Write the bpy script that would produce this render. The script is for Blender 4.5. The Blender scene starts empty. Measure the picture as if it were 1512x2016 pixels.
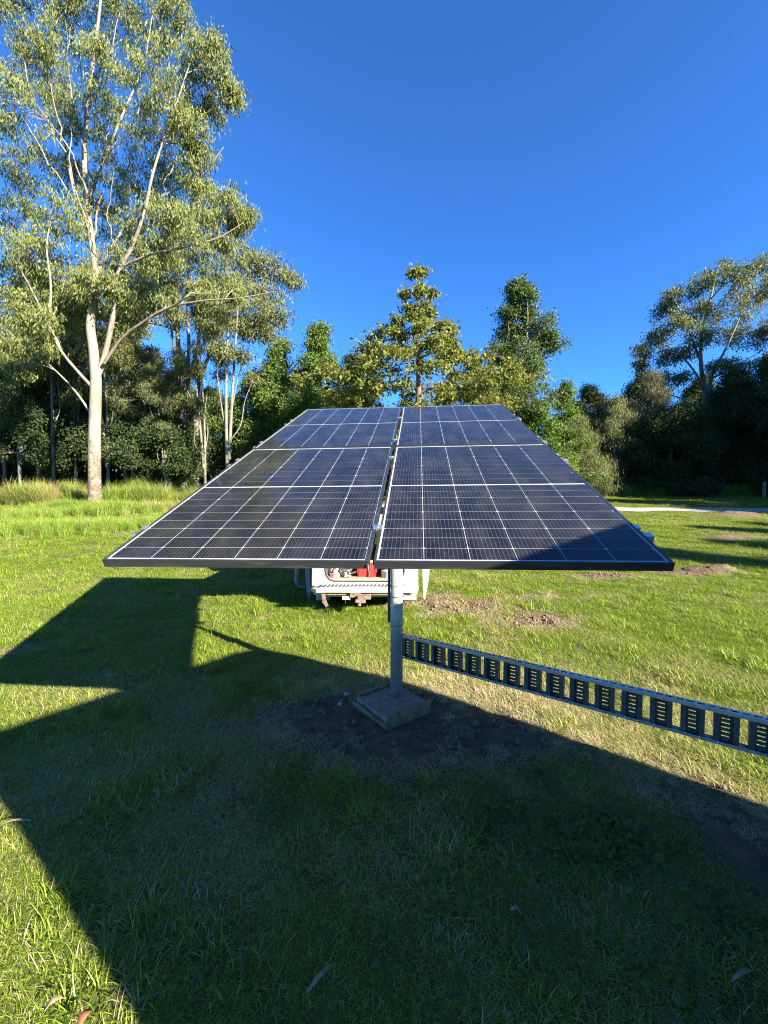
import bpy, bmesh, math, random
import numpy as np
from mathutils import Vector, Matrix, Euler

# ------------------------------------------------------------------ camera
scene = bpy.context.scene
COL = scene.collection
CAM_H, PITCH, FPX = 1.844, math.radians(2.18), 798.5
cam_d = bpy.data.cameras.new('camera')
cam_d.sensor_fit = 'HORIZONTAL'; cam_d.sensor_width = 36.0
cam_d.lens = 36.0 * FPX / 1512.0
cam_d.clip_start = 0.05; cam_d.clip_end = 3000
cam = bpy.data.objects.new('camera', cam_d); COL.objects.link(cam)
cam.location = (0, 0, CAM_H); cam.rotation_euler = (math.pi / 2 - PITCH, 0, 0)
scene.camera = cam

# ------------------------------------------------------------------ sky, sun, exposure
SUN = Vector((1.867, -1.441, 1.0)).normalized()           # towards the sun
SUN_EL = math.asin(SUN.z); SUN_AZ = math.atan2(SUN.x, SUN.y)
world = bpy.data.worlds.new('World'); scene.world = world; world.use_nodes = True
wn = world.node_tree.nodes; wl = world.node_tree.links; wn.clear()
sky = wn.new('ShaderNodeTexSky'); sky.sky_type = 'NISHITA'; sky.sun_disc = False
sky.sun_elevation = SUN_EL; sky.sun_rotation = SUN_AZ
sky.altitude = 0; sky.air_density = 0.6; sky.dust_density = 0.0; sky.ozone_density = 6.0
hs = wn.new('ShaderNodeHueSaturation'); hs.inputs['Saturation'].default_value = 1.0
bg = wn.new('ShaderNodeBackground'); bg.inputs['Strength'].default_value = 0.086
wo = wn.new('ShaderNodeOutputWorld')
gr = wn.new('ShaderNodeMix'); gr.data_type = 'RGBA'; gr.blend_type = 'MULTIPLY'; gr.inputs[0].default_value = 1.0; gr.inputs[7].default_value = (0.38, 0.70, 0.92, 1)
wl.new(sky.outputs[0], hs.inputs['Color']); wl.new(hs.outputs[0], gr.inputs[6]); wl.new(gr.outputs[2], bg.inputs['Color']); wl.new(bg.outputs[0], wo.inputs['Surface'])
sun_d = bpy.data.lights.new('sun', 'SUN'); sun_d.energy = 5.0; sun_d.angle = math.radians(0.53)
sun_d.color = (1.0, 0.92, 0.77)
sun = bpy.data.objects.new('sun', sun_d); COL.objects.link(sun)
sun.rotation_euler = (-SUN).to_track_quat('-Z', 'Y').to_euler(); sun.location = (30, -25, 30)
vs = scene.view_settings
vs.view_transform = 'Standard'; vs.look = 'None'; vs.gamma = 1.0; vs.exposure = 2.47
vs.use_curve_mapping = False
scene.cycles.max_bounces = 4; scene.cycles.transparent_max_bounces = 6
scene.cycles.use_adaptive_sampling = True; scene.cycles.adaptive_threshold = 0.014; scene.cycles.use_denoising = True
scene.cycles.denoiser = 'OPENIMAGEDENOISE'; scene.cycles.denoising_input_passes = 'RGB_ALBEDO_NORMAL'; scene.cycles.denoising_prefilter = 'NONE'
scene.cycles.filter_width = 1.05
scene.cycles.diffuse_bounces = 2; scene.cycles.glossy_bounces = 2; scene.cycles.transmission_bounces = 2
scene.cycles.caustics_reflective = False; scene.cycles.caustics_refractive = False
scene.cycles.sample_clamp_indirect = 6

RNG = np.random.default_rng(7)

# ------------------------------------------------------------------ helpers
def at(px, py, d):
    """photo pixel and forward distance to a point"""
    cx = (px - 756) / FPX; cz = (1008 - py) / FPX
    c, s = math.cos(PITCH), math.sin(PITCH)
    y = c + cz * s; z = -s + cz * c
    k = d / y
    return np.array([cx * k, d, CAM_H + z * k])

def tag(o, label=None, cat=None, group=None, kind=None):
    if label: o['label'] = label
    if cat: o['category'] = cat
    if group: o['group'] = group
    if kind: o['kind'] = kind
    return o

def empty(name, loc=(0, 0, 0), rz=0.0):
    o = bpy.data.objects.new(name, None); COL.objects.link(o)
    o.location = loc; o.rotation_euler = (0, 0, rz); o.empty_display_size = 0.2
    return o

def link(name, mesh, parent=None):
    o = bpy.data.objects.new(name, mesh); COL.objects.link(o)
    if parent is not None: o.parent = parent
    return o

def np_mesh(name, verts, quads=None, tris=None, mat=None, smooth=True, attrs=None):
    me = bpy.data.meshes.new(name)
    verts = np.asarray(verts, np.float32).reshape(-1, 3)
    quads = np.zeros((0, 4), np.int32) if quads is None or len(quads) == 0 else np.asarray(quads, np.int32).reshape(-1, 4)
    tris = np.zeros((0, 3), np.int32) if tris is None or len(tris) == 0 else np.asarray(tris, np.int32).reshape(-1, 3)
    me.vertices.add(len(verts)); me.vertices.foreach_set('co', verts.ravel())
    nl = quads.size + tris.size
    me.loops.add(nl); me.loops.foreach_set('vertex_index', np.concatenate([quads.ravel(), tris.ravel()]).astype(np.int32))
    npoly = len(quads) + len(tris)
    me.polygons.add(npoly)
    st = np.concatenate([np.arange(len(quads)) * 4, len(quads) * 4 + np.arange(len(tris)) * 3]).astype(np.int32)
    me.polygons.foreach_set('loop_start', st)
    if smooth: me.polygons.foreach_set('use_smooth', np.ones(npoly, bool))
    if attrs:
        for k, v in attrs.items():
            a = me.attributes.new(k, 'FLOAT', 'POINT'); a.data.foreach_set('value', np.asarray(v, np.float32))
    me.update(calc_edges=True)
    if mat: me.materials.append(mat)
    return me

class MB:
    """collects boxes, bars, tubes and prisms for ONE mesh"""
    def __init__(self): self.bm = bmesh.new()
    def box(self, x0, x1, y0, y1, z0, z1, M=None):
        v = [self.bm.verts.new((x, y, z)) for z in (z0, z1) for y in (y0, y1) for x in (x0, x1)]
        for f in ((0, 2, 3, 1), (4, 5, 7, 6), (0, 1, 5, 4), (1, 3, 7, 5), (3, 2, 6, 7), (2, 0, 4, 6)):
            self.bm.faces.new([v[i] for i in f])
        if M is not None:
            for q in v: q.co = M @ q.co
        return self
    def prism(self, pts, axis, a0, a1, M=None):
        """polygon pts extruded along axis: 'x' -> pts are (y,z), 'y' -> (x,z), 'z' -> (x,y)"""
        def co(p, a):
            return {'x': (a, p[0], p[1]), 'y': (p[0], a, p[1]), 'z': (p[0], p[1], a)}[axis]
        A = [self.bm.verts.new(co(p, a0)) for p in pts]; B = [self.bm.verts.new(co(p, a1)) for p in pts]
        n = len(pts)
        self.bm.faces.new(A[::-1]); self.bm.faces.new(B)
        for i in range(n):
            self.bm.faces.new((A[i], A[(i + 1) % n], B[(i + 1) % n], B[i]))
        if M is not None:
            for q in A + B: q.co = M @ q.co
        return self
    def tube(self, pts, r, sides=10, caps=True):
        pts = [Vector(p) for p in pts]; n = len(pts)
        rr = r if isinstance(r, (list, tuple)) else [r] * n
        rings = []
        up = None
        for i, p in enumerate(pts):
            t = (pts[min(i + 1, n - 1)] - pts[max(i - 1, 0)]).normalized()
            if up is None or abs(t.dot(up)) > 0.98:
                up = Vector((0, 0, 1)) if abs(t.z) < 0.9 else Vector((1, 0, 0))
            a = t.cross(up).normalized(); b = t.cross(a).normalized(); up = -b if False else up
            rings.append([self.bm.verts.new(p + (a * math.cos(2 * math.pi * k / sides) + b * math.sin(2 * math.pi * k / sides)) * rr[i]) for k in range(sides)])
        for i in range(n - 1):
            for k in range(sides):
                self.bm.faces.new((rings[i][k], rings[i][(k + 1) % sides], rings[i + 1][(k + 1) % sides], rings[i + 1][k]))
        if caps:
            self.bm.faces.new(rings[0][::-1]); self.bm.faces.new(rings[-1])
        return self
    def lathe(self, prof, seg=28, M=None):
        """profile of (radius, height) turned about Z"""
        rings = []
        for r, z in prof:
            rings.append([self.bm.verts.new((r * math.cos(2 * math.pi * k / seg), r * math.sin(2 * math.pi * k / seg), z)) for k in range(seg)])
        for i in range(len(prof) - 1):
            for k in range(seg):
                self.bm.faces.new((rings[i][k], rings[i][(k + 1) % seg], rings[i + 1][(k + 1) % seg], rings[i + 1][k]))
        if M is not None:
            for rg in rings:
                for q in rg: q.co = M @ q.co
        return self
    def mesh(self, name, mat, smooth=False, bevel=0.0):
        bmesh.ops.recalc_face_normals(self.bm, faces=self.bm.faces[:])
        if bevel > 0:
            ed = [e for e in self.bm.edges if len(e.link_faces) == 2 and e.calc_face_angle(0) > 0.5]
            bmesh.ops.bevel(self.bm, geom=ed, offset=bevel, segments=2, profile=0.6, affect='EDGES', clamp_overlap=True)
        me = bpy.data.meshes.new(name); self.bm.to_mesh(me); self.bm.free()
        if smooth:
            me.polygons.foreach_set('use_smooth', np.ones(len(me.polygons), bool))
        me.materials.append(mat)
        return me
    def build(self, name, mat, parent=None, smooth=False, bevel=0.0):
        return link(name, self.mesh(name, mat, smooth, bevel), parent)

# ------------------------------------------------------------------ materials
def new_mat(name):
    m = bpy.data.materials.new(name); m.use_nodes = True
    nt = m.node_tree; nt.nodes.clear()
    out = nt.nodes.new('ShaderNodeOutputMaterial')
    return m, nt, nt.nodes, nt.links, out

def principled(N, col=(0.5, 0.5, 0.5), rough=0.6, metal=0.0, spec=0.5):
    b = N.new('ShaderNodeBsdfPrincipled')
    b.inputs['Base Color'].default_value = (*col, 1); b.inputs['Roughness'].default_value = rough
    b.inputs['Metallic'].default_value = metal; b.inputs['Specular IOR Level'].default_value = spec
    return b

def noise_mix(nt, c1, c2, scale, detail=5, rough=0.6, lo=0.35, hi=0.65, coord='Object', stretch=(1, 1, 1)):
    N, L = nt.nodes, nt.links
    tc = N.new('ShaderNodeTexCoord'); mp = N.new('ShaderNodeMapping'); mp.inputs['Scale'].default_value = stretch
    no = N.new('ShaderNodeTexNoise'); no.inputs['Scale'].default_value = scale; no.inputs['Detail'].default_value = detail; no.inputs['Roughness'].default_value = rough
    mr = N.new('ShaderNodeMapRange'); mr.inputs[1].default_value = lo; mr.inputs[2].default_value = hi
    mx = N.new('ShaderNodeMix'); mx.data_type = 'RGBA'
    mx.inputs[6].default_value = (*c1, 1); mx.inputs[7].default_value = (*c2, 1)
    L.new(tc.outputs[coord], mp.inputs[0]); L.new(mp.outputs[0], no.inputs['Vector']); L.new(no.outputs[0], mr.inputs[0]); L.new(mr.outputs[0], mx.inputs[0])
    return mx.outputs[2], no, mr

def simple(name, c1, c2=None, scale=8, rough=0.6, metal=0.0, spec=0.5, bump=0.0, bscale=60, lo=0.35, hi=0.65, stretch=(1, 1, 1), detail=5):
    m, nt, N, L, out = new_mat(name)
    b = principled(N, c1, rough, metal, spec)
    if c2 is not None:
        c, no, mr = noise_mix(nt, c1, c2, scale, lo=lo, hi=hi, stretch=stretch, detail=detail)
        L.new(c, b.inputs['Base Color'])
    if bump > 0:
        tc = N.new('ShaderNodeTexCoord'); n2 = N.new('ShaderNodeTexNoise'); n2.inputs['Scale'].default_value = bscale; n2.inputs['Detail'].default_value = 6
        bp = N.new('ShaderNodeBump'); bp.inputs['Strength'].default_value = bump; bp.inputs['Distance'].default_value = 0.01
        L.new(tc.outputs['Object'], n2.inputs['Vector']); L.new(n2.outputs[0], bp.inputs['Height']); L.new(bp.outputs[0], b.inputs['Normal'])
    L.new(b.outputs[0], out.inputs['Surface'])
    return m

def leaf_mat(name, ca, cb, trans=0.3, rough=0.45, spec=0.35, tcol=None):
    """per-leaf tone runs from colour ca to cb"""
    m, nt, N, L, out = new_mat(name)
    at_ = N.new('ShaderNodeAttribute'); at_.attribute_name = 'tone'
    mx = N.new('ShaderNodeMix'); mx.data_type = 'RGBA'; mx.inputs[6].default_value = (*ca, 1); mx.inputs[7].default_value = (*cb, 1)
    L.new(at_.outputs['Fac'], mx.inputs[0])
    b = principled(N, ca, rough, 0, spec); L.new(mx.outputs[2], b.inputs['Base Color'])
    t = N.new('ShaderNodeBsdfTranslucent')
    g = N.new('ShaderNodeMix'); g.data_type = 'RGBA'; g.blend_type = 'MULTIPLY'; g.inputs[0].default_value = 1
    g.inputs[7].default_value = (*(tcol or (1.25, 1.2, 0.5)), 1)
    L.new(mx.outputs[2], g.inputs[6]); L.new(g.outputs[2], t.inputs['Color'])
    ms = N.new('ShaderNodeMixShader'); ms.inputs[0].default_value = trans
    L.new(b.outputs[0], ms.inputs[1]); L.new(t.outputs[0], ms.inputs[2]); L.new(ms.outputs[0], out.inputs['Surface'])
    return m

def grass_mat(name, ca, cb, cdry, trans=0.35):
    m, nt, N, L, out = new_mat(name)
    a1 = N.new('ShaderNodeAttribute'); a1.attribute_name = 'tone'
    a2 = N.new('ShaderNodeAttribute'); a2.attribute_name = 'dry'; a2.attribute_type = 'INSTANCER'
    mx = N.new('ShaderNodeMix'); mx.data_type = 'RGBA'; mx.inputs[6].default_value = (*ca, 1); mx.inputs[7].default_value = (*cb, 1)
    L.new(a1.outputs['Fac'], mx.inputs[0])
    # dry blades: where tone2 < dry
    a3 = N.new('ShaderNodeAttribute'); a3.attribute_name = 'tone2'
    sb = N.new('ShaderNodeMath'); sb.operation = 'SUBTRACT'; L.new(a2.outputs['Fac'], sb.inputs[0]); L.new(a3.outputs['Fac'], sb.inputs[1])
    mr = N.new('ShaderNodeMapRange'); mr.inputs[1].default_value = -0.06; mr.inputs[2].default_value = 0.06; L.new(sb.outputs[0], mr.inputs[0])
    m2 = N.new('ShaderNodeMix'); m2.data_type = 'RGBA'; m2.inputs[7].default_value = (*cdry, 1)
    L.new(mr.outputs[0], m2.inputs[0]); L.new(mx.outputs[2], m2.inputs[6])
    b = principled(N, ca, 0.5, 0, 0.3); L.new(m2.outputs[2], b.inputs['Base Color'])
    t = N.new('ShaderNodeBsdfTranslucent')
    g = N.new('ShaderNodeMix'); g.data_type = 'RGBA'; g.blend_type = 'MULTIPLY'; g.inputs[0].default_value = 1; g.inputs[7].default_value = (1.15, 1.15, 0.6, 1)
    L.new(m2.outputs[2], g.inputs[6]); L.new(g.outputs[2], t.inputs['Color'])
    ms = N.new('ShaderNodeMixShader'); ms.inputs[0].default_value = trans
    L.new(b.outputs[0], ms.inputs[1]); L.new(t.outputs[0], ms.inputs[2]); L.new(ms.outputs[0], out.inputs['Surface'])
    return m

def bark_mat(name, pale, dark, brown, brown_top=3.0, scale=3.0):
    """smooth gum bark: pale skin with streaky stains, rough brown stocking at the foot"""
    m, nt, N, L, out = new_mat(name)
    c, no, mr = noise_mix(nt, pale, dark, scale, detail=8, lo=0.5, hi=0.72, stretch=(1, 1, 0.3))
    tc = N.new('ShaderNodeTexCoord'); sx = N.new('ShaderNodeSeparateXYZ'); L.new(tc.outputs['Object'], sx.inputs[0])
    n2 = N.new('ShaderNodeTexNoise'); n2.inputs['Scale'].default_value = 3.4; n2.inputs['Detail'].default_value = 8; n2.inputs['Roughness'].default_value = 0.75
    L.new(tc.outputs['Object'], n2.inputs['Vector'])
    h = N.new('ShaderNodeMapRange'); h.inputs[1].default_value = 0; h.inputs[2].default_value = brown_top; h.inputs[3].default_value = 0.85; h.inputs[4].default_value = 0.06
    L.new(sx.outputs['Z'], h.inputs[0])
    nc = N.new('ShaderNodeMapRange'); nc.clamp = False; nc.inputs[1].default_value = 0.36; nc.inputs[2].default_value = 0.64; L.new(n2.outputs[0], nc.inputs[0])
    lt = N.new('ShaderNodeMath'); lt.operation = 'SUBTRACT'; L.new(h.outputs[0], lt.inputs[0]); L.new(nc.outputs[0], lt.inputs[1])
    m3 = N.new('ShaderNodeMapRange'); m3.inputs[1].default_value = -0.10; m3.inputs[2].default_value = 0.10; L.new(lt.outputs[0], m3.inputs[0])
    mx = N.new('ShaderNodeMix'); mx.data_type = 'RGBA'; mx.inputs[7].default_value = (*brown, 1)
    L.new(c, mx.inputs[6]); L.new(m3.outputs[0], mx.inputs[0])
    b = principled(N, pale, 0.75, 0, 0.2); L.new(mx.outputs[2], b.inputs['Base Color'])
    bp = N.new('ShaderNodeBump'); bp.inputs['Strength'].default_value = 0.35; bp.inputs['Distance'].default_value = 0.03
    L.new(n2.outputs[0], bp.inputs['Height']); L.new(bp.outputs[0], b.inputs['Normal'])
    L.new(b.outputs[0], out.inputs['Surface'])
    return m

M = {}
M['gum_bark'] = bark_mat('gum_bark', (0.215, 0.178, 0.135), (0.10, 0.08, 0.06), (0.10, 0.072, 0.048), 5.0)
M['gum_bark_far'] = bark_mat('gum_bark_far', (0.155, 0.135, 0.108), (0.08, 0.068, 0.055), (0.08, 0.09, 0.07), 8.0)
M['dark_bark'] = simple('dark_bark', (0.09, 0.07, 0.055), (0.17, 0.13, 0.10), 4, 0.9, spec=0.1, bump=0.5, bscale=8)
M['leaf_gum'] = leaf_mat('leaf_gum', (0.078, 0.098, 0.030), (0.195, 0.215, 0.062), 0.32, 0.55, 0.22)
M['leaf_gum_far'] = leaf_mat('leaf_gum_far', (0.072, 0.088, 0.036), (0.16, 0.175, 0.065), 0.28, 0.55, 0.2)
M['leaf_green'] = leaf_mat('leaf_green', (0.045, 0.085, 0.02), (0.13, 0.19, 0.035), 0.32, 0.6, 0.18)
M['leaf_yellow'] = leaf_mat('leaf_yellow', (0.070, 0.096, 0.022), (0.20, 0.20, 0.045), 0.35, 0.6, 0.18)
M['leaf_dark'] = leaf_mat('leaf_dark', (0.018, 0.034, 0.012), (0.055, 0.078, 0.022), 0.22, 0.6, 0.18)
M['leaf_mid'] = leaf_mat('leaf_mid', (0.04, 0.07, 0.02), (0.11, 0.15, 0.045), 0.28, 0.6, 0.18)
M['leaf_oak'] = leaf_mat('leaf_oak', (0.060, 0.078, 0.024), (0.155, 0.165, 0.056), 0.28, 0.55, 0.25)
M['leaf_brown'] = leaf_mat('leaf_brown', (0.055, 0.055, 0.028), (0.12, 0.115, 0.05), 0.25, 0.5, 0.25)
M['grass'] = grass_mat('grass', (0.075, 0.125, 0.012), (0.290, 0.370, 0.034), (0.44, 0.37, 0.19))
M['grass_tall'] = grass_mat('grass_tall', (0.11, 0.20, 0.02), (0.26, 0.36, 0.05), (0.40, 0.32, 0.15))
M['clover'] = grass_mat('clover', (0.045, 0.075, 0.014), (0.085, 0.12, 0.022), (0.1, 0.12, 0.05), 0.25)
M['galv'] = simple('galvanised_steel', (0.36, 0.35, 0.30), (0.27, 0.265, 0.23), 12, 0.5, 0.3, 0.5, bump=0.05, bscale=40, detail=8)
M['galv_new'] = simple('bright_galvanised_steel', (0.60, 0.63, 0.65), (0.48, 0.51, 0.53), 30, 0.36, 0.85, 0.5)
M['galv_shaded'] = simple('shaded_galvanised_steel', (0.10, 0.108, 0.105), (0.07, 0.075, 0.073), 20, 0.5, 0.5)  # same tray steel, base darkened for the shade on the rungs
M['alu'] = simple('aluminium', (0.66, 0.67, 0.68), (0.56, 0.57, 0.58), 20, 0.35, 0.9)
M['frame_black'] = simple('black_frame', (0.022, 0.023, 0.026), (0.06, 0.055, 0.05), 25, 0.42, 0.1, 0.5, lo=0.52, hi=0.75, stretch=(0.3, 1, 3), detail=8)
M['backsheet'] = simple('white_backsheet', (0.46, 0.46, 0.46), None, rough=0.6)
M['concrete'] = simple('concrete', (0.16, 0.132, 0.10), (0.25, 0.21, 0.16), 14, 0.9, spec=0.2, bump=0.35, bscale=45)
M['timber'] = simple('form_timber', (0.27, 0.185, 0.10), (0.16, 0.105, 0.06), 12, 0.85, spec=0.2, bump=0.3, bscale=30, stretch=(0.15, 1, 1))
M['timber_grey'] = simple('weathered_timber', (0.28, 0.25, 0.21), (0.18, 0.16, 0.13), 10, 0.9, spec=0.1, bump=0.3, bscale=20)
M['wire'] = simple('tie_wire', (0.12, 0.12, 0.12), None, rough=0.5, metal=0.6)
M['conduit'] = simple('grey_conduit', (0.10, 0.11, 0.085), (0.07, 0.08, 0.06), 6, 0.5)
M['stone'] = simple('pale_stone', (0.36, 0.34, 0.30), (0.26, 0.24, 0.21), 14, 0.9, spec=0.2, bump=0.4, bscale=30)
M['dead_leaf'] = simple('dead_leaf', (0.30, 0.21, 0.13), (0.20, 0.13, 0.08), 30, 0.8, spec=0.2)
M['red_leaf'] = simple('red_leaf', (0.20, 0.075, 0.035), (0.22, 0.10, 0.05), 30, 0.7, spec=0.2)
M['straw'] = simple('straw', (0.45, 0.36, 0.20), (0.30, 0.24, 0.14), 8, 0.85, spec=0.1)

# ------------------------------------------------------------------ terrain
def vnoise(x, y, seed=0, k=1.0):
    """cheap smooth noise, about -1..1"""
    r = np.random.default_rng(seed); o = np.zeros_like(np.asarray(x, float)); a = 1.0; tot = 0
    for i in range(4):
        for j in range(3):
            th = r.uniform(0, 6.28); f = k * (1.9 ** i) * r.uniform(0.75, 1.3); ph = r.uniform(0, 6.28)
            o += a * np.sin((x * np.cos(th) + y * np.sin(th)) * f + ph + 1.3 * np.sin((x * np.sin(th) - y * np.cos(th)) * f * 0.7 + ph * 2))
            tot += a * a * 0.5
        a *= 0.6
    return o / (math.sqrt(tot) * 2.2)

def sstep(a, b, v):
    t = np.clip((v - a) / (b - a), 0, 1); return t * t * (3 - 2 * t)

DIRT = [  # cx, cy, rx, ry, strength : bare patches
    (0.10, 3.26, 1.12, 0.60, 1.15), (-0.55, 3.35, 0.6, 0.42, 0.85), (0.9, 3.06, 0.72, 0.33, 0.8),
    (1.2, 6.7, 1.0, 0.75, 0.85), (2.1, 5.9, 0.9, 0.5, 0.7), (2.9, 7.2, 1.3, 0.5, 0.55),
    (4.9, 8.9, 0.9, 0.35, 0.8), (7.3, 9.4, 1.1, 0.45, 1.2), (11.9, 14.0, 1.6, 0.5, 1.0), (17.5, 20.3, 2.4, 0.7, 1.1),
    (1.95, 2.15, 0.5, 0.5, 0.75), (-10.2, 15.2, 1.2, 0.5, 0.8), (-4.3, 4.9, 0.7, 0.4, 0.5), (-2.0, 6.0, 0.8, 0.3, 0.45),
]
def dirt(x, y):
    d = np.zeros_like(np.asarray(x, float))
    n = vnoise(x, y, 5, 3.2) * 0.55 + vnoise(x, y, 9, 9.0) * 0.35
    for cx, cy, rx, ry, s in DIRT:
        q = np.sqrt(((x - cx) / rx) ** 2 + ((y - cy) / ry) ** 2)
        d = np.maximum(d, s * np.clip(1.35 - q, 0, 1.0))
    return np.clip((d + n * 0.42 * (d > 0.01) - 0.28) * 1.9, 0, 1)

def hz(x, y):
    x = np.asarray(x, float); y = np.asarray(y, float)
    t = y - 8.8
    ramp = 0.5 * (t + np.sqrt(t * t + 3.0)) * 0.0735
    ramp = ramp - 0.5 * (-8.8 + math.sqrt(77.44 + 3.0)) * 0.0735
    ramp = np.where(ramp > 2.2, 2.2 + 1.6 * (1 - np.exp(-(ramp - 2.2) / 1.6)), ramp)
    near = np.exp(-((x - 0.1) ** 2 + (y - 3.4) ** 2) / 1.2)
    lump = vnoise(x, y, 11, 0.55) * 0.035 + vnoise(x, y, 12, 1.9) * 0.016
    lump *= (1 - near) * np.clip(40 / (np.abs(y) + np.abs(x) + 1e-3), 0, 1)
    d = dirt(x, y)
    clod = d * (vnoise(x, y, 13, 11.0) * 0.018 + vnoise(x, y, 14, 24.0) * 0.010)
    heap = 0.0
    for cx, cy, rx, ry, h in ((7.3, 9.4, 0.75, 0.3, 0.13), (7.9, 9.2, 0.35, 0.25, 0.12), (11.9, 14.0, 1.2, 0.35, 0.14), (17.5, 20.3, 2.0, 0.5, 0.22), (4.9, 8.9, 0.6, 0.25, 0.07)):
        heap = heap + h * np.exp(-(((x - cx) / rx) ** 2 + ((y - cy) / ry) ** 2)) * (1 + 0.6 * vnoise(x, y, 15, 6.0))
    return ramp + lump + clod + heap

def axis_vals(lo, hi, fine_lo, fine_hi, step, grow):
    v = list(np.arange(fine_lo, fine_hi, step)); s = step
    p = v[-1]
    while p < hi: s *= grow; p += s; v.append(min(p, hi))
    s = step; p = v[0]
    while p > lo: s *= grow; p -= s; v.insert(0, max(p, lo))
    return np.array(v)
gx = axis_vals(-420, 420, -3.2, 3.6, 0.045, 1.045); gy = axis_vals(-150, 700, 0.6, 8.2, 0.045, 1.04)
GX, GY = np.meshgrid(gx, gy)
GZ = hz(GX, GY); GD = dirt(GX, GY)
nx, ny = len(gx), len(gy)
idx = np.arange(nx * ny).reshape(ny, nx)
gq = np.stack([idx[:-1, :-1], idx[:-1, 1:], idx[1:, 1:], idx[1:, :-1]], -1).reshape(-1, 4)

def ground_material():
    m, nt, N, L, out = new_mat('ground')
    a = N.new('ShaderNodeAttribute'); a.attribute_name = 'dirt'
    gcol, _, _ = noise_mix(nt, (0.055, 0.070, 0.018), (0.11, 0.125, 0.035), 0.9, detail=8, rough=0.75)
    dcol, _, _ = noise_mix(nt, (0.062, 0.041, 0.026), (0.175, 0.125, 0.083), 7, detail=9, rough=0.75)
    mx = N.new('ShaderNodeMix'); mx.data_type = 'RGBA'
    # under the sward the soil shows through close to the camera
    L.new(a.outputs['Fac'], mx.inputs[0]); L.new(gcol, mx.inputs[6]); L.new(dcol, mx.inputs[7])
    b = principled(N, (0.1, 0.1, 0.05), 0.95, 0, 0.1); L.new(mx.outputs[2], b.inputs['Base Color'])
    tc = N.new('ShaderNodeTexCoord'); n = N.new('ShaderNodeTexNoise'); n.inputs['Scale'].default_value = 28; n.inputs['Detail'].default_value = 8; n.inputs['Roughness'].default_value = 0.7
    bp = N.new('ShaderNodeBump'); bp.inputs['Strength'].default_value = 0.7; bp.inputs['Distance'].default_value = 0.03
    L.new(tc.outputs['Object'], n.inputs['Vector']); L.new(n.outputs[0], bp.inputs['Height']); L.new(bp.outputs[0], b.inputs['Normal'])
    L.new(b.outputs[0], out.inputs['Surface'])
    return m
M['ground'] = ground_material()
ground = link('ground', np_mesh('ground', np.stack([GX, GY, GZ], -1), gq, mat=M['ground'], attrs={'dirt': GD.ravel()}))
tag(ground, 'mown green paddock with bare brown patches, rising gently to the trees', 'ground', kind='structure')

# gravel track: comes in from the right, passes behind the panels and turns away
ROAD = np.array([(60, 17.5), (45, 20.2), (34, 22.0), (26, 22.9), (19, 23.6), (13, 24.2), (8, 25.2), (4, 28), (2, 33), (1.5, 42), (2, 60)], float)
def catmull(P, n=12):
    P = np.vstack([2 * P[0] - P[1], P, 2 * P[-1] - P[-2]]); o = []
    for i in range(1, len(P) - 2):
        for t in np.linspace(0, 1, n, endpoint=False):
            a, b, c, d = P[i - 1], P[i], P[i + 1], P[i + 2]
            o.append(0.5 * ((2 * b) + (c - a) * t + (2 * a - 5 * b + 4 * c - d) * t * t + (3 * b - a - 3 * c + d) * t ** 3))
    o.append(P[-2]); return np.array(o)
RC = catmull(ROAD)
def road_dist(x, y):
    d = np.full(np.shape(x), 1e9)
    for i in range(0, len(RC)):
        d = np.minimum(d, (x - RC[i, 0]) ** 2 + (y - RC[i, 1]) ** 2)
    return np.sqrt(d)
rt = np.gradient(RC, axis=0); rt /= np.linalg.norm(rt, axis=1)[:, None]; rn = np.stack([-rt[:, 1], rt[:, 0]], 1)
RW = np.linspace(-1.25, 1.25, 9)
rv = []
for i in range(len(RC)):
    for w in RW:
        ww = w * (1 + 0.10 * math.sin(i * 0.9 + w) * abs(w))
        q = RC[i] + rn[i] * ww
        rv.append((q[0], q[1], float(hz(q[0], q[1])) + 0.035 - 0.03 * abs(w) / 1.25))
rq = [(i * 9 + j, i * 9 + j + 1, (i + 1) * 9 + j + 1, (i + 1) * 9 + j) for i in range(len(RC) - 1) for j in range(8)]
M['gravel'] = simple('pale_gravel', (0.36, 0.33, 0.285), (0.24, 0.22, 0.19), 6, 0.95, spec=0.1, bump=0.6, bscale=25, detail=9)
tag(link('gravel_track', np_mesh('gravel_track', rv, rq, mat=M['gravel'])), 'narrow pale gravel track crossing the paddock', 'track', kind='structure')

# ------------------------------------------------------------------ solar array on its pole
F_POS = Vector((-0.05133, 1.61377, -0.19641)); F_ROT = (0.426649, -0.004314, -0.08646)
camM = Matrix.Translation((0, 0, CAM_H)) @ Matrix.Rotation(-PITCH, 4, 'X')
ARR = camM @ Matrix.Translation(F_POS) @ Euler(F_ROT, 'XYZ').to_matrix().to_4x4()   # u across, v up the slope, glass at w = 0
PW, PL, GAP, FD = 1.134, 1.722, 0.020, 0.035
POLE = Vector((0.112, 3.562, 0.0))
arr = empty('solar_array', (POLE.x, POLE.y, 0.09))
tag(arr, 'tilted array of four dark solar panels on a galvanised steel pole', 'solar array')
arrI = Matrix.Translation(-Vector(arr.location))

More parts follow.
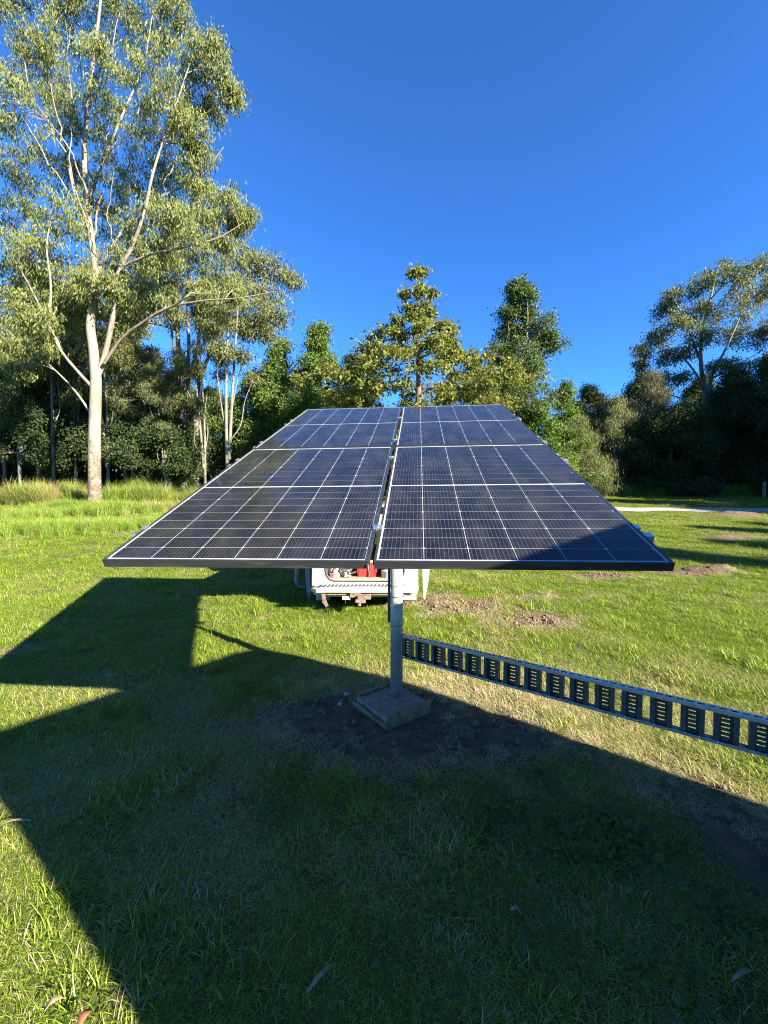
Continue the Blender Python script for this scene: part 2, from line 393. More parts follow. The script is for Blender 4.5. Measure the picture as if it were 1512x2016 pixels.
def cell_material():
    m, nt, N, L, out = new_mat('solar_cell')
    uv = N.new('ShaderNodeUVMap'); sx = N.new('ShaderNodeSeparateXYZ'); L.new(uv.outputs[0], sx.inputs[0])
    def lines(sock, n, w):
        a = N.new('ShaderNodeMath'); a.operation = 'MULTIPLY'; a.inputs[1].default_value = n; L.new(sock, a.inputs[0])
        f = N.new('ShaderNodeMath'); f.operation = 'FRACT'; L.new(a.outputs[0], f.inputs[0])
        s = N.new('ShaderNodeMath'); s.operation = 'SUBTRACT'; s.inputs[1].default_value = 0.5; L.new(f.outputs[0], s.inputs[0])
        b = N.new('ShaderNodeMath'); b.operation = 'ABSOLUTE'; L.new(s.outputs[0], b.inputs[0])
        c = N.new('ShaderNodeMath'); c.operation = 'LESS_THAN'; c.inputs[1].default_value = w; L.new(b.outputs[0], c.inputs[0])
        return c.outputs[0]
    l1 = lines(sx.outputs['X'], 10.0, 0.035)
    oi = N.new('ShaderNodeObjectInfo')
    tc = N.new('ShaderNodeTexCoord'); no = N.new('ShaderNodeTexNoise'); no.inputs['Scale'].default_value = 5; L.new(tc.outputs['Object'], no.inputs['Vector'])
    mx = N.new('ShaderNodeMix'); mx.data_type = 'RGBA'; mx.inputs[6].default_value = (0.0045, 0.005, 0.010, 1); mx.inputs[7].default_value = (0.0075, 0.0075, 0.013, 1)
    L.new(oi.outputs['Random'], mx.inputs[0])
    m2 = N.new('ShaderNodeMix'); m2.data_type = 'RGBA'; m2.inputs[7].default_value = (0.085, 0.085, 0.085, 1)
    L.new(l1, m2.inputs[0]); L.new(mx.outputs[2], m2.inputs[6])
    b = principled(N, (0.01, 0.012, 0.03), 0.4, 0, 0.12); L.new(m2.outputs[2], b.inputs['Base Color'])
    L.new(b.outputs[0], out.inputs['Surface'])
    return m
M['cell'] = cell_material()

def glass_material():
    m, nt, N, L, out = new_mat('dusty_glass')
    tr = N.new('ShaderNodeBsdfTransparent'); tr.inputs[0].default_value = (0.95, 0.965, 0.96, 1)
    gl = N.new('ShaderNodeBsdfGlossy'); gl.inputs['Roughness'].default_value = 0.045
    fr = N.new('ShaderNodeFresnel'); fr.inputs['IOR'].default_value = 1.26
    ge = N.new('ShaderNodeNewGeometry'); iv = N.new('ShaderNodeMath'); iv.operation = 'SUBTRACT'; iv.inputs[0].default_value = 1.0; L.new(ge.outputs['Backfacing'], iv.inputs[1])
    ff = N.new('ShaderNodeMath'); ff.operation = 'MULTIPLY'; L.new(fr.outputs[0], ff.inputs[0]); L.new(iv.outputs[0], ff.inputs[1])
    m1 = N.new('ShaderNodeMixShader'); L.new(ff.outputs[0], m1.inputs[0]); L.new(tr.outputs[0], m1.inputs[1]); L.new(gl.outputs[0], m1.inputs[2])
    # dust film, smears and specks
    tc = N.new('ShaderNodeTexCoord'); mp = N.new('ShaderNodeMapping'); mp.inputs['Scale'].default_value = (2.0, 1.0, 1)
    mp.inputs['Rotation'].default_value = (0, 0, 0.5)
    n1 = N.new('ShaderNodeTexNoise'); n1.inputs['Scale'].default_value = 3.0; n1.inputs['Detail'].default_value = 9; n1.inputs['Roughness'].default_value = 0.7; n1.inputs['Distortion'].default_value = 0.15
    L.new(tc.outputs['Object'], mp.inputs[0]); L.new(mp.outputs[0], n1.inputs['Vector'])
    r1 = N.new('ShaderNodeMapRange'); r1.inputs[1].default_value = 0.42; r1.inputs[2].default_value = 0.78; r1.inputs[3].default_value = 0.004; r1.inputs[4].default_value = 0.05; L.new(n1.outputs[0], r1.inputs[0])
    vo = N.new('ShaderNodeTexVoronoi'); vo.inputs['Scale'].default_value = 34; L.new(tc.outputs['Object'], vo.inputs['Vector'])
    vr = N.new('ShaderNodeMapRange'); vr.inputs[1].default_value = 0.05; vr.inputs[2].default_value = 0.09; vr.inputs[3].default_value = 0.30; vr.inputs[4].default_value = 0.0; L.new(vo.outputs['Distance'], vr.inputs[0])
    ws = N.new('ShaderNodeSeparateXYZ'); L.new(vo.outputs['Color'], ws.inputs[0])
    gt = N.new('ShaderNodeMath'); gt.operation = 'GREATER_THAN'; gt.inputs[1].default_value = 0.72; L.new(ws.outputs[0], gt.inputs[0])
    mu = N.new('ShaderNodeMath'); mu.operation = 'MULTIPLY'; L.new(vr.outputs[0], mu.inputs[0]); L.new(gt.outputs[0], mu.inputs[1])
    ad = N.new('ShaderNodeMath'); ad.operation = 'ADD'; L.new(r1.outputs[0], ad.inputs[0]); L.new(mu.outputs[0], ad.inputs[1])
    df = N.new('ShaderNodeBsdfDiffuse'); df.inputs[0].default_value = (0.46, 0.42, 0.36, 1)
    a2 = N.new('ShaderNodeMath'); a2.operation = 'MULTIPLY'; L.new(ad.outputs[0], a2.inputs[0]); L.new(iv.outputs[0], a2.inputs[1])
    m2 = N.new('ShaderNodeMixShader'); L.new(a2.outputs[0], m2.inputs[0]); L.new(m1.outputs[0], m2.inputs[1]); L.new(df.outputs[0], m2.inputs[2])
    L.new(m2.outputs[0], out.inputs['Surface'])
    return m
M['glass'] = glass_material()

# one half cell, two corners chamfered
CW, CH, CG, RG = 0.1803, 0.0897, 0.0030, 0.0026
def cell_poly(flip):
    a, b, c = CW / 2, CH / 2, 0.0055
    p = [(-a, -b), (a, -b), (a, b - c), (a - c, b), (-a + c, b), (-a, b - c)]
    return [(x, -y) for x, y in p][::-1] if flip else p
def cell_mesh(name, items):
    vs_, fs, uv = [], [], []
    for (x, y, flip) in items:
        p = cell_poly(flip); k = len(vs_); n = len(p)
        vs_ += [(x + q[0], y + q[1], 0.0004) for q in p] + [(x + q[0], y + q[1], 0.0) for q in p]
        fs.append(tuple(range(k, k + n))); uv.append([(q[0] / CW + .5, q[1] / CH + .5) for q in p])
        for i in range(n):
            fs.append((k + n + i, k + n + (i + 1) % n, k + (i + 1) % n, k + i)); uv.append([(0.0, 0.0)] * 4)
    me = bpy.data.meshes.new(name); me.from_pydata(vs_, [], fs)
    u = me.uv_layers.new(name='UVMap'); flat = [c for f in uv for q in f for c in q]
    u.data.foreach_set('uv', flat); me.materials.append(M['cell']); return me
CELL = [cell_mesh('cell', [(0, 0, False)]), cell_mesh('cell', [(0, 0, True)])]
colx = [(-2.5 + i) * (CW + CG) for i in range(6)]
def row_y(r):  # 18 rows with a wider gap across the middle
    h = 9 * (CH + RG)
    return (-0.006 - h + (r + 0.5) * (CH + RG)) if r < 9 else (0.006 + (r - 9 + 0.5) * (CH + RG))

def panel(cu, cv, near, singles_rows):
    Wm = arrI @ ARR @ Matrix.Translation((cu, cv, 0))
    t = 0.003
    p = MB().box(-PW / 2 + .006, PW / 2 - .006, -PL / 2 + .006, PL / 2 - .006, -0.0085, -0.0056).build('solar_panel', M['backsheet'], arr)
    p.matrix_local = Wm
    f = MB()
    for s in (-1, 1):
        # outer skin and top lip, long sides
        f.box(min(s * PW / 2, s * (PW / 2 - t)), max(s * PW / 2, s * (PW / 2 - t)), -PL / 2, PL / 2, -FD, 0.0)
        f.box(min(s * (PW / 2 - t), s * (PW / 2 - .010)), max(s * (PW / 2 - t), s * (PW / 2 - .010)), -PL / 2 + t, PL / 2 - t, -0.0045, -0.0002)
        f.box(-PW / 2 + t, PW / 2 - t, min(s * PL / 2, s * (PL / 2 - t)), max(s * PL / 2, s * (PL / 2 - t)), -FD, -0.0001)
        f.box(-PW / 2 + .010, PW / 2 - .010, min(s * (PL / 2 - t), s * (PL / 2 - .010)), max(s * (PL / 2 - t), s * (PL / 2 - .010)), -0.0045, -0.0003)
        f.box(min(s * (PW / 2 - t), s * (PW / 2 - .028)), max(s * (PW / 2 - t), s * (PW / 2 - .028)), -PL / 2 + t, PL / 2 - t, -FD + .0002, -FD + .002)
        f.box(-PW / 2 + .028, PW / 2 - .028, min(s * (PL / 2 - t), s * (PL / 2 - .028)), max(s * (PL / 2 - t), s * (PL / 2 - .028)), -FD + .0003, -FD + .002)
    f.build('frame', M['frame_black'], p)
    MB().box(-PW / 2 + .0102, PW / 2 - .0102, -PL / 2 + .0102, PL / 2 - .0102, -0.0032, -0.0012).build('glass_pane', M['glass'], p)
    MB().box(-.06, .06, PL / 2 - .30, PL / 2 - .22, -.026, -.0088).build('junction_box', M['frame_black'], p)
    rest = []
    for r in range(18):
        for c in range(6):
            fl = (r % 2 == 1)
            if r < singles_rows:
                o = link('cell', CELL[1 if fl else 0], p); o.location = (colx[c], row_y(r), -0.0052)
            else:
                rest.append((colx[c], row_y(r), fl))
    if rest:
        o = link('cell', cell_mesh('cell_field', rest), p); o.location = (0, 0, -0.0052); o['kind'] = 'stuff'
    return p
for row in (0, 1):
    for s in (-1, 1):
        panel(s * (PW + GAP) / 2, PL / 2 + row * (PL + GAP), row == 0, 18 if row == 0 else 7)

def arr_part(mb, name, mat, **k):
    o = mb.build(name, mat, arr, **k); o.matrix_local = arrI @ ARR; return o
UX = PW + GAP / 2
RAILS = [0.30, 1.42, 1.92, 2.82]
for v in RAILS:
    # strut rail across the modules, open side down, running out past both edges
    b = MB(); e = UX + 0.075; z1 = -FD - .001
    b.box(-e, e, v - .0205, v + .0205, z1 - .003, z1)
    b.box(-e, e, v - .0205, v - .018, z1 - .041, z1 - .003); b.box(-e, e, v + .018, v + .0205, z1 - .041, z1 - .003)
    b.box(-e, e, v - .018, v - .011, z1 - .041, z1 - .0385); b.box(-e, e, v + .011, v + .018, z1 - .041, z1 - .0385)
    arr_part(b, 'rail', M['galv_new'])
    for u, kind in ((0, 'mid'), (-UX, 'l'), (UX, 'r')):
        b = MB()
        if kind == 'mid':
            b.box(-.021, .021, v - .022, v + .022, .0006, .0042); b.box(-.0085, .0085, v - .021, v + .021, -FD, .0004)
            b.lathe([(0.0001, .0095), (.006, .0095), (.0065, .009), (.0065, .0044)], 6, Matrix.Translation((0, v, 0)))
        else:
            s = 1 if kind == 'r' else -1
            b.box(min(u - s * .008, u + s * .012), max(u - s * .008, u + s * .012), v - .02, v + .02, .0006, .0042)
            b.box(min(u + s * .002, u + s * .006), max(u + s * .002, u + s * .006), v - .02, v + .02, -FD, .0004)
            b.box(min(u + s * .006, u + s * .042), max(u + s * .006, u + s * .042), v - .02, v + .02, -FD, -FD + .004)
            b.lathe([(0.0001, .010), (.007, .010), (.007, .0)], 6, Matrix.Translation((u + s * .026, v, -FD + .004)))
        arr_part(b, 'clamp', M['alu'])
# two long beams under the rails and the tilting head on the pole
zb = -FD - .042
for u in (-0.55, 0.55):
    arr_part(MB().box(u - .025, u + .025, .25, 3.22, zb - .052, zb - .002), 'beam', M['galv'])
PV = (1.0)
pc = ARR.inverted() @ Vector((POLE.x, POLE.y, 2.0))
# point of the array straight above the pole
nrm = (ARR.to_3x3() @ Vector((0, 0, 1))).normalized(); o0 = ARR @ Vector((0, 0, zb - .10))
ztop = o0.z - (nrm.x * (POLE.x - o0.x) + nrm.y * (POLE.y - o0.y)) / nrm.z
hub = ARR.inverted() @ Vector((POLE.x, POLE.y, ztop))
arr_part(MB().box(-.66, .66, hub.y - .045, hub.y + .045, zb - .142, zb - .053), 'cross_beam', M['galv'], bevel=.004)
pole_top = ztop - 0.06
b = MB().tube([(0, 0, -.02), (0, 0, 1.26)], .055, 32)
MB().tube([(0, 0, 1.26), (0, 0, pole_top - .09)], .026, 20).build('thin_upper_pole', M['galv'], arr, smooth=True)  # unseen upper pole, thinned so that its cast shadow stays narrow
po = b.build('pole', M['galv'], arr, smooth=False)
for p_ in po.data.polygons: p_.use_smooth = len(p_.vertices) == 4
for zc in (.965, .71):   # sleeve joint seam and strap
    b = MB().lathe([(.0552, zc - .004), (.0562, zc - .003), (.0562, zc + .003), (.0552, zc + .004)], 32)
    b.build('band', M['wire'], arr, smooth=True).location = (0, 0, -.09)
b = MB()
b.tube([(math.cos(a) * .0575, math.sin(a) * .0575, 1.055 + .012 * math.sin(a * 1.0 + 2.2)) for a in np.linspace(0, 2 * math.pi, 33)], .0022, 5)
b.tube([(.05, -.03, 1.066), (.075, -.05, 1.09), (.078, -.045, 1.12), (.07, -.03, 1.2), (.05, -.01, 1.30)], .002, 5)
b.build('tie_wire', M['wire'], arr, smooth=True).location = (0, 0, -.09)
cd = MB().tube([(-.066, .03, 0.72), (-.068, .032, 1.0), (-.066, .03, 1.30)], .0125, 10)
cd.build('conduit', M['conduit'], arr, smooth=True).location = (0, 0, -.09)
# saddle plates between pole and beam
for s in (-1, 1):
    b = MB().prism([(-.09, pole_top - .33), (.09, pole_top - .33), (.10, pole_top + .02), (-.02, pole_top + .05), (-.10, pole_top - .03)], 'x', s * .040 - .004, s * .040 + .004)
    b.build('saddle_plate', M['galv'], arr).location = (0, 0, -.09)
# black lead dangling from the frame corner at the gap
b = MB().tube([(-.013, -.004, -.01), (-.012, -.008, -.03), (-.009, -.009, -.06)], .0022, 5)
arr_part(b, 'lead', M['alu'])

# ------------------------------------------------------------------ concrete footing with its form boards
pad = empty('concrete_footing', (0.065, 3.455, 0), math.radians(38))
tag(pad, 'small square concrete footing with timber form boards at the foot of the pole', 'footing')
rr = np.random.default_rng(3)
n = 22; S = .215
tx = np.linspace(-S, S, n); TX, TY = np.meshgrid(tx, tx)
TZ = .088 + .004 * vnoise(TX, TY, 31, 14) + .0025 * vnoise(TX, TY, 32, 40)
edge = np.maximum(np.abs(TX), np.abs(TY)) > S - .001
crumb = (TY < -S + .03) | (TX < -S + .03)
TZ = np.where(crumb, TZ - .010 * (0.5 + 0.5 * np.sin(TX * 60 + TY * 47)), TZ)
v = np.stack([TX, TY, TZ], -1).reshape(-1, 3)
ii = np.arange(n * n).reshape(n, n); q = list(np.stack([ii[:-1, :-1], ii[:-1, 1:], ii[1:, 1:], ii[1:, :-1]], -1).reshape(-1, 4))
ring = list(ii[0, :-1]) + list(ii[:-1, -1]) + list(ii[-1, :0:-1]) + list(ii[:0:-1, 0])
base = len(v); vb = v[ring].copy(); vb[:, 2] = -.05; v = np.vstack([v, vb])
for k in range(len(ring)): q.append((ring[k], base + k, base + (k + 1) % len(ring), ring[(k + 1) % len(ring)]))
link('slab', np_mesh('slab', v, q, mat=M['concrete'], smooth=False), pad)
def board(name, x0, x1, y0, y1, z0, z1, rot=None, mat='timber'):
    b = MB(); L_ = x1 - x0; seg = 8; vv = []
    bm = b.bm
    long_x = (x1 - x0) > (y1 - y0)
    rows = []
    for i in range(seg + 1):
        t = i / seg; j = rr.normal(0, .0016, 8)
        if long_x:
            x = x0 + (x1 - x0) * t; c = [(x, y0 + j[0], z0), (x, y1 + j[1], z0), (x, y1 + j[2], z1 + j[3]), (x, y0 + j[4], z1 + j[5])]
        else:
            y = y0 + (y1 - y0) * t; c = [(x0 + j[0], y, z0), (x1 + j[1], y, z0), (x1 + j[2], y, z1 + j[3]), (x0 + j[4], y, z1 + j[5])]
        rows.append([bm.verts.new(p) for p in c])
    for i in range(seg):
        for k in range(4): bm.faces.new((rows[i][k], rows[i][(k + 1) % 4], rows[i + 1][(k + 1) % 4], rows[i + 1][k]))
    bm.faces.new(rows[0]); bm.faces.new(rows[-1][::-1])
    o = b.build(name, M[mat], pad)
    return o
board('form_board', S + .002, S + .022, -S - .01, S + .03, -.03, .102)     # placeholder side facing right-near after rotation
board('form_board', -S - .022, -S - .002, -S + .02, S + .02, -.03, .108)
o = board('form_board', -S + .01, S + .02, -.012, .012, -.06, .05); o.location = (0, -S - .02, .01); o.rotation_euler = (math.radians(30), math.radians(4), math.radians(3))
pad.rotation_euler = (0, 0, math.radians(-52))

# ------------------------------------------------------------------ cable tray on edge, from the pole to the shed
TA = Vector((0.175, 3.535)); TB = Vector((2.075, 2.19)); tdir = (TB - TA).normalized()
T_ANG = math.atan2(tdir.y, tdir.x)
TLEN = 3.76; TZ0, TZ1 = 0.425, 0.628
tray = empty('cable_tray', (TA.x, TA.y, TZ0), T_ANG)
tag(tray, 'perforated galvanised ladder cable tray running on edge from pole to the right', 'cable tray')
TH = TZ1 - TZ0; DEP = .052
def side_rail(z, sgn):
    """flange with punched slots, lips turned towards the rungs"""
    b = MB(); t = .0022; step = .05; n = int(TLEN / step)
    for i in range(n):
        x = i * step
        b.box(x + .036, x + step, -DEP / 2 + .017, DEP / 2 - .017, z - t, z)       # bridge between slots
    b.box(0, TLEN, -DEP / 2, -DEP / 2 + .017, z - t + .0001, z - .0001); b.box(0, TLEN, DEP / 2 - .017, DEP / 2, z - t + .0001, z - .0001)
    zz = (z - t - .019, z - t) if sgn > 0 else (z, z + .016)
    b.box(0, TLEN, -DEP / 2, -DEP / 2 + .0018, *zz); b.box(0, TLEN, DEP / 2 - .0018, DEP / 2, *zz)
    return b.build('side_rail', M['galv_new'], tray)
side_rail(TH, 1); side_rail(.0022, -1)
PITCH_T = .1535
def rung_mesh():
    b = MB(); w = .114; z0, z1 = .0024, TH - .0024; yb = DEP / 2 - .004; t = .0018; sw = .036; yf = -DEP / 2 + .003
    for s in (-1, 1):
        b.box(min(s * sw / 2, s * w / 2), max(s * sw / 2, s * w / 2), yb - t, yb, z0, z1)      # web beside the slots
        b.box(min(s * w / 2, s * (w / 2 - t)), max(s * w / 2, s * (w / 2 - t)), yf, yb - t, z0, z1)     # flange towards us
        b.box(min(s * (w / 2 - t), s * (w / 2 - .026)), max(s * (w / 2 - t), s * (w / 2 - .026)), yf, yf + t, z0, z1)  # lip
    k = 8; zs = np.linspace(z0 + .010, z1 - .010, k)
    b.box(-sw / 2, sw / 2, yb - t + .0001, yb - .0001, z0, zs[0] - .004)
    for i in range(k - 1): b.box(-sw / 2, sw / 2, yb - t + .0001, yb - .0001, zs[i] + .0036, zs[i + 1] - .0036)
    b.box(-sw / 2, sw / 2, yb - t + .0001, yb - .0001, zs[-1] + .004, z1)
    return b.mesh('rung', M['galv_shaded'])
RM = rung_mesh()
def stud_mesh():
    b = MB()
    for s in (-1, 1):
        b.lathe([(.0001, -.005), (.004, -.0042), (.0065, -.0015), (.0065, 0)], 8, Matrix.Translation((s * .034, -DEP / 2 - .0002, .011)) @ Matrix.Rotation(-math.pi / 2, 4, 'X'))
    return b.mesh('rivet', M['alu'], True)
SM = stud_mesh()
for i in range(int((TLEN - .05) / PITCH_T) + 1):
    x = .035 + i * PITCH_T
    r_ = link('rung', RM, tray); r_.location = (x, 0, 0)
    s_ = link('rivet', SM, r_); 
b = MB().box(-.012, 0, -.03, .03, .01, TH - .01).box(-.02, -.0121, -.05, .05, .03, .06)
b.build('pole_bracket', M['galv'], tray)

# ------------------------------------------------------------------ metal shed beside the camera (out of frame, its shadow is in frame)
M['shed'] = simple('painted_steel_sheet', (0.42, 0.43, 0.40), (0.36, 0.37, 0.35), 3, 0.5)
M['shed_dark'] = simple('dark_trim', (0.10, 0.11, 0.11), None, rough=0.5)
shed = empty('metal_shed', (0, 0, 0), math.atan2(0.7916, 0.611))
tag(shed, 'pale metal equipment shed standing right of the camera, only its shadow in view', 'shed')
PROF = [(.58, -.05), (.55, 1.4), (.47, 2.12), (.40, 2.60), (1.95, 2.60), (2.35, 2.585), (2.65, 2.58), (2.93, 2.54), (3.06, 2.33), (3.16, 2.02), (3.25, 1.70), (3.27, 1.4), (3.27, -.05)]  # outline shaped to the cast shadow, right shoulder raised to cover the pole's
b = MB().prism(PROF, 'y', -5.2, -1.80)
for v_ in b.bm.verts:
    if v_.co.y < -3 and v_.co.x < 1: v_.co.x += .20
b.build('wall', M['shed'], shed)
for k in range(26):
    t_ = .56 + k * .105
    top = np.interp(t_, [.40, .41, 2.2, 2.92, 3.10, 3.27], [2.6, 2.6, 2.6, 2.48, 2.15, 1.70]) - .03
    MB().box(t_, t_ + .03, -1.799, -1.785, .02, top).build('wall_rib', M['shed'], shed)
MB().box(1.0, 1.85, -1.784, -1.765, .06, 2.05).build('door', M['shed_dark'], shed)

# ------------------------------------------------------------------ white wagon with its boot open
M['car_white'] = simple('white_car_paint', (0.36, 0.355, 0.335), (0.19, 0.175, 0.15), 4, 0.42, spec=0.4, lo=0.42, hi=0.72, detail=9)
M['plastic'] = simple('grey_bumper_plastic', (0.34, 0.34, 0.33), (0.24, 0.235, 0.22), 9, 0.6)
M['plastic_dark'] = simple('dark_plastic', (0.035, 0.035, 0.037), (0.06, 0.055, 0.05), 9, 0.6)
M['rubber'] = simple('tyre_rubber', (0.025, 0.025, 0.025), (0.05, 0.047, 0.042), 12, 0.85)
M['carglass'] = simple('tinted_glass', (0.012, 0.014, 0.015), None, rough=0.05, spec=0.6)
M['taillight'] = simple('red_lens', (0.45, 0.02, 0.015), None, rough=0.15)
M['headlight'] = simple('clear_lens', (0.6, 0.62, 0.65), None, rough=0.1)
M['rust'] = simple('rusty_steel', (0.10, 0.068, 0.05), (0.21, 0.165, 0.13), 18, 0.85, 0.2, bump=0.4, bscale=60)
M['step'] = simple('dusty_step_board', (0.50, 0.45, 0.30), (0.36, 0.31, 0.21), 10, 0.75, bump=0.15, bscale=30, stretch=(0.3, 1, 1))
M['carpet'] = simple('dusty_boot_floor', (0.34, 0.28, 0.20), (0.22, 0.18, 0.13), 14, 0.95, spec=0.1)
M['red_plastic'] = simple('red_plastic', (0.55, 0.028, 0.025), (0.45, 0.03, 0.03), 10, 0.38)
M['white_plastic'] = simple('white_plastic', (0.66, 0.65, 0.60), (0.52, 0.50, 0.45), 7, 0.5)
M['hivis'] = simple('lime_cloth', (0.42, 0.62, 0.03), (0.30, 0.50, 0.03), 9, 0.85)
CY = 6.25
car = empty('station_wagon', (-0.30, CY, float(hz(-.3, 7.5)) - .03))
tag(car, 'white station wagon parked behind the panels with its boot open', 'car')
UO = [(-.68, 1.62), (-.83, 1.0), (-.84, .44), (.84, .44), (.83, 1.0), (.68, 1.62)]
UI = [(.55, 1.60), (.62, 1.0), (.62, .68), (.60, .60), (.55, .54), (.47, .51), (-.47, .51), (-.55, .54), (-.60, .60), (-.62, .68), (-.62, 1.0), (-.55, 1.60)]
b = MB().prism(UO + UI, 'y', .10, .17)
b.build('rear_frame', M['car_white'], car, bevel=.006)
b = MB().tube([(x, .098, z) for x, z in UI], .013, 8); b.build('boot_seal', M['plastic_dark'], car, smooth=True)
def arch(cy, r, n=12, z0=.40):
    a0 = math.asin((z0 - .33) / r)
    return [(cy + r * math.cos(a), .33 + r * math.sin(a)) for a in np.linspace(a0, math.pi - a0, n)]
SIDE = [(.175, .44), (.175, 1.0), (.30, 1.03), (3.0, 1.03), (3.95, .95), (4.30, .78), (4.36, .44)] + arch(3.45, .37)[::1] + arch(.92, .37)
for s in (-1, 1):
    x0, x1 = sorted((s * .78, s * .845))
    MB().prism(SIDE, 'x', x0, x1).build('body_side', M['car_white'], car, bevel=.012)
    MB().prism([(.3, 1.04), (.45, 1.60), (2.35, 1.60), (3.05, 1.04)], 'x', *sorted((s * .70, s * .715))).build('side_window', M['carglass'], car)
    for (ya, yb_) in ((.24, .44), (1.25, 1.30), (2.15, 2.10), (3.05, 2.35)):
        MB().tube([(s * .80, ya, 1.03), (s * .69, yb_, 1.62)], .043, 8).build('pillar', M['car_white'], car, smooth=True)
    MB().box(*sorted((s * .70, s * .835)), .085, .125, .78, 1.12).build('tail_lamp', M['taillight'], car, bevel=.01)
    MB().box(*sorted((s * .52, s * .80)), 4.30, 4.37, .66, .80).build('headlight', M['headlight'], car, bevel=.01)
    MB().prism([(2.62, 1.04), (2.86, 1.03), (2.88, 1.17), (2.66, 1.18)], 'x', *sorted((s * .85, s * 1.02))).build('mirror', M['plastic_dark'], car, bevel=.015)
    for k_, yy in enumerate((1.6, 2.7)):
        MB().box(*sorted((s * .846, s * .858)), yy - .02, yy + .12, .86, .89).build('door_handle', M['plastic_dark'], car, bevel=.003)
    for yy in (.92, 3.45):
        Wm = Matrix.Translation((s * .74, yy, .32)) @ Matrix.Rotation(math.pi / 2, 4, 'Y')
        w = MB().lathe([(.19, -.095), (.27, -.10), (.305, -.09), (.32, -.06), (.32, .06), (.305, .09), (.27, .10), (.19, .095)], 40, Wm).build('wheel', M['rubber'], car, smooth=True)
        rm = MB().lathe([(.001, s * .05), (.06, s * .06), (.10, s * .045), (.17, s * .07), (.192, s * .085), (.192, -s * .09)], 30, Wm).build('rim', M['alu'], w, smooth=True)
    MB().prism([(-.11 + s * .73, .11), (.11 + s * .73, .11), (.12 + s * .73, .40), (-.12 + s * .73, .40)], 'y', .50, .512).build('mud_flap', M['plastic'], car)
# roof, bonnet, windscreen, underbody
b = MB().prism([(-.70, 1.60), (-.64, 1.66), (-.3, 1.69), (.3, 1.69), (.64, 1.66), (.70, 1.60)], 'y', .20, 2.42); b.build('roof', M['car_white'], car, bevel=.02)
MB().prism([(3.02, 1.03), (3.9, .97), (4.28, .82), (4.28, .70), (3.0, .80)], 'x', -.779, .779).build('bonnet', M['car_white'], car, bevel=.03)
MB().prism([(2.42, 1.64), (3.08, 1.05), (3.05, 1.03), (2.40, 1.61)], 'x', -.66, .66).build('windscreen', M['carglass'], car)
MB().box(-.80, .80, 4.30, 4.42, .34, .64).build('front_bumper', M['plastic'], car, bevel=.04)
MB().box(-.775, .775, .5, 4.25, .26, .45).build('underbody', M['plastic_dark'], car)
# boot floor, trims, seat backs
MB().box(-.60, .60, .172, 1.45, .505, .54).build('boot_floor', M['carpet'], car)
for s in (-1, 1): MB().box(*sorted((s * .615, s * .76)), .18, 1.6, .56, 1.02).build('boot_trim', M['plastic_dark'], car, bevel=.02)
MB().prism([(1.46, .58), (1.62, 1.18), (1.74, 1.18), (1.66, .58)], 'x', -.60, .60).build('seat_back', M['plastic_dark'], car, bevel=.03)
# rear bumper: painted top, grey plastic wrap, step board, tow bar
b = MB()
secs = [(-.86, .42), (-.855, .20), (-.80, .08), (-.6, .03), (0, .015), (.6, .03), (.80, .08), (.855, .20), (.86, .42)]
rows = []
for x, y in secs:
    rows.append([b.bm.verts.new((x * k, y + dy, z)) for k, dy, z in ((.93, .10, .255), (.985, .02, .29), (1.0, 0, .38), (.99, .015, .435), (.955, .09, .465))])
for i in range(len(rows) - 1):
    for k in range(4): b.bm.faces.new((rows[i][k], rows[i + 1][k], rows[i + 1][k + 1], rows[i][k + 1]))
o = b.build('rear_bumper', M['plastic'], car, smooth=True)
b = MB().prism([(-.835, -.01), (-.74, -.095), (.45, -.095), (.60, -.095), (.70, -.01)], 'z', .375, .432); o = b.build('bumper_step', M['step'], car, bevel=.006)
b = MB()
for k in range(22): b.box(-.66 + k * .06, -.66 + k * .06 + .035, -.005, .085, .467, .473)
b.build('tread_strip', M['plastic'], car)
b = MB().box(.615, .80, -.012, .03, .35, .43); b.build('reflector_plate', M['white_plastic'], car, bevel=.004)
b = MB()
b.tube([(-.62, -.03, .335), (.60, -.03, .335)], .020, 10)
b.box(-.22, -.06, -.10, .0, .30, .375); b.box(-.10, .02, -.17, -.03, .23, .335); b.box(-.13, -.06, -.20, -.09, .245, .29)
b.tube([(-.075, -.16, .19), (-.075, -.16, .245)], [.03, .022], 12)
b.box(.0, .10, -.10, .0, .27, .335)
b.build('tow_bar', M['rust'], car, bevel=.004)
b = MB().prism([(-.665, .355), (-.61, .355), (-.60, .26), (-.555, .16), (-.60, .14), (-.655, .22)], 'y', -.055, -.040); b.build('tow_bar_end', M['rust'], car, bevel=.004)
b = MB().box(-.34, -.22, -.08, -.06, .26, .315); b.build('trailer_socket', M['white_plastic'], car, bevel=.006)
b = MB().tube([(-.29, -.06, .265), (-.30, -.05, .20), (-.26, -.045, .175), (-.23, -.05, .21), (-.24, -.06, .265)], .006, 6); b.build('socket_lead', M['rubber'], car, smooth=True)
# raised tailgate and its struts
tgM = Matrix.Translation((0, .22, 1.67)) @ Matrix.Rotation(math.radians(12), 4, 'X')
b = MB().box(-.60, .60, -1.12, 0, -.035, .02, tgM); tg = b.build('tailgate', M['car_white'], car, bevel=.02)
MB().box(-.50, .50, -.52, -.08, .021, .026, tgM).build('rear_window', M['carglass'], tg)
MB().box(-.22, .22, -.95, -.80, .021, .03, tgM).build('plate_recess', M['plastic_dark'], tg)
for s in (-1, 1): MB().tube([(s * .63, .16, 1.25), (s * .585, -.36, 1.52)], .011, 8).build('gas_strut', M['plastic_dark'], car, smooth=True)
CZ = car.location.z
